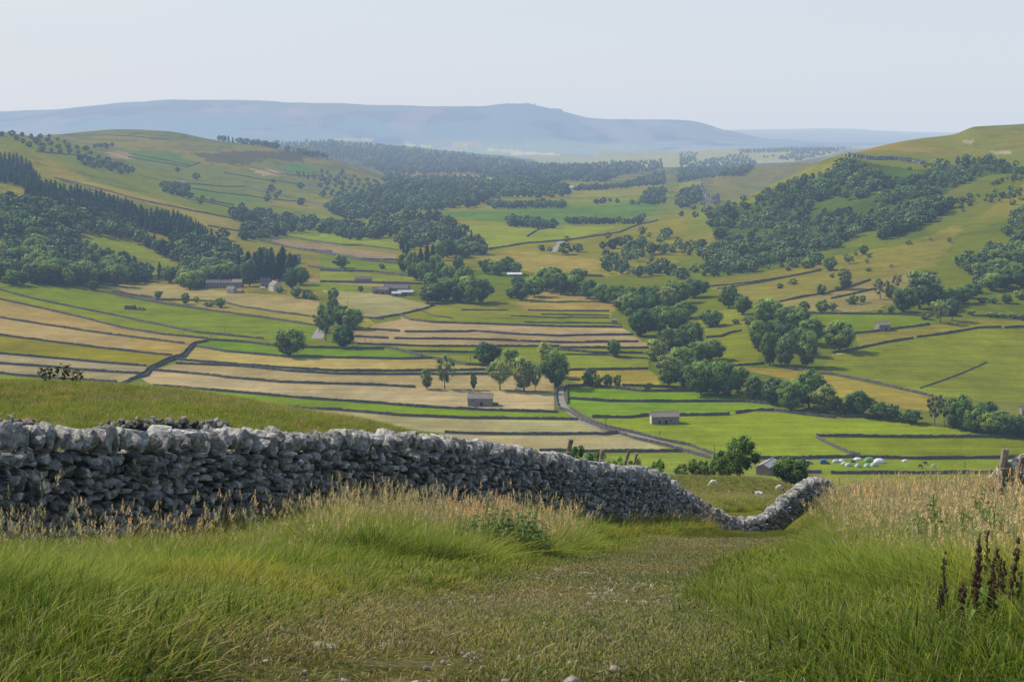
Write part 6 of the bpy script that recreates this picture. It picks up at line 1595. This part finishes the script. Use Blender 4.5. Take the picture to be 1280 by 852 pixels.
# ------------------------------------------------------------------ nettles, thistles and docks
def leafy(name, px, py, y, n, h, rad, label, cat, kind='nettle', seed=1):
    r = random.Random(seed); q = (px - 640) / FPX; x = q * y * 1.01; z = float(ground(x, y))
    root = bpy.data.objects.new(name, None); C.objects.link(root); root.location = (x, y, z); tag(root, label, cat)
    st, lf, sd = MB(), MB(), MB()
    for i in range(n):
        a = r.random() * 6.28; d = rad * math.sqrt(r.random()); b0 = Vector((math.cos(a) * d, math.sin(a) * d, -.03)); H = h * r.uniform(.6, 1.05) * (1 - .35 * d / rad)
        tp = b0 + Vector((r.uniform(-.12, .14), r.uniform(-.08, .08), 1)) * H
        st.tube(b0, tp, .0045, .002, 5)
        m = int(H / (.055 if kind == 'nettle' else .022)); ph = r.random() * 6.28
        for k in range(2, m):
            f = k / m; p = b0.lerp(tp, f)
            if kind == 'dock' and f > .30 + .1 * (i % 3):
                if r.random() < .2: continue
                for _ in range(7):
                    s = .0052 * r.uniform(.6, 1.5); c = p + Vector((r.gauss(0, .0075 * (1.3 - f)), r.gauss(0, .0075 * (1.3 - f)), r.uniform(-.05, .05)))
                    sd.add([c + Vector((s, 0, 0)), c + Vector((0, s, 0)), c + Vector((-s, 0, .3 * s)), c + Vector((0, -s, 0)), c + Vector((0, 0, s * 1.6)), c - Vector((0, 0, s * 1.6))],
                           [(0, 1, 4), (1, 2, 4), (2, 3, 4), (3, 0, 4), (1, 0, 5), (2, 1, 5), (3, 2, 5), (0, 3, 5)])
                continue
            if kind == 'dock' and k % 3: continue
            for s_ in (0, math.pi):
                aa = ph + k * math.pi / 2 + s_ + r.uniform(-.3, .3); L = (.13 if kind == 'nettle' else .13) * (1 - .55 * f) * r.uniform(.8, 1.2); w = L * (.33 if kind == 'nettle' else .2)
                u = Vector((math.cos(aa), math.sin(aa), .25)); v = Vector((-math.sin(aa), math.cos(aa), 0))
                pts_ = [p, p + u * L * .35 + v * w, p + u * L * .7 + v * w * .7, p + u * L - Vector((0, 0, L * .35)), p + u * L * .7 - v * w * .7, p + u * L * .35 - v * w, p + u * L * .5 - Vector((0, 0, -.004))]
                lf.add(pts_, [(0, 1, 6), (1, 2, 6), (2, 3, 6), (3, 4, 6), (4, 5, 6), (5, 0, 6)])
    st.build('stems', M['stem'] if kind == 'nettle' else M['docksead'], root); lf.build('leaves', M['weedleaf'], root)
    if sd.v: sd.build('seed_heads', M['docksead'], root)
t = NT('weed_leaf'); f = t.noise(9, 3); M['weedleaf'] = t.surf(t.ramp(f, [(.3, (.07, .13, .02)), (.7, (.17, .26, .05))]), .6, spec=.3, transl=.3)
M['stem'] = simple('weed_stem', (.10, .13, .05), .8, .3, 9); M['docksead'] = simple('dock_seed', (.085, .055, .032), .9, .45, 40)
leafy('nettle_clump', 632, 0, 15.9, 80, .86, .5, 'dark nettle clump standing in the grass where the track narrows', 'nettles', seed=3)
leafy('nettle_clump', 590, 0, 15.6, 30, .72, .35, 'smaller nettle clump just left of the darkest nettles', 'nettles', seed=5)
leafy('nettle_clump', 664, 0, 16.3, 16, .55, .35, 'low nettles at the right foot of the darkest clump', 'nettles', seed=6)
leafy('nettle_clump', 535, 0, 15.5, 12, .50, .3, 'few nettles in the grass under the middle of the wall', 'nettles', seed=8)
leafy('thistle_clump', 478, 0, 14.8, 8, .50, .22, 'small thistle clump in the grass left of the nettles', 'thistles', seed=9)
leafy('nettle_clump', 1222, 0, 9.5, 26, .7, .38, 'nettle clump below the pale wall end at the right', 'nettles', seed=12)
leafy('nettle_clump', 1262, 0, 8.2, 18, .6, .3, 'nettle clump closest to the right edge', 'nettles', seed=13)
leafy('nettle_clump', 1185, 0, 12.0, 14, .7, .3, 'thin nettles in the tall grass at the right bank', 'nettles', seed=14)
leafy('dock_plant', 1232, 0, 4.25, 6, .42, .08, 'brown seeding dock nearest the lower right corner', 'dock', 'dock', 21)
leafy('dock_plant', 1268, 0, 4.5, 6, .42, .09, 'brown seeding dock cut by the right edge', 'dock', 'dock', 22)
leafy('dock_plant', 1206, 0, 4.4, 4, .32, .05, 'shorter brown dock left of the others at lower right', 'dock', 'dock', 23)
leafy('dock_plant', 1246, 0, 5.4, 5, .46, .09, 'tall brown dock behind the others at lower right', 'dock', 'dock', 24)
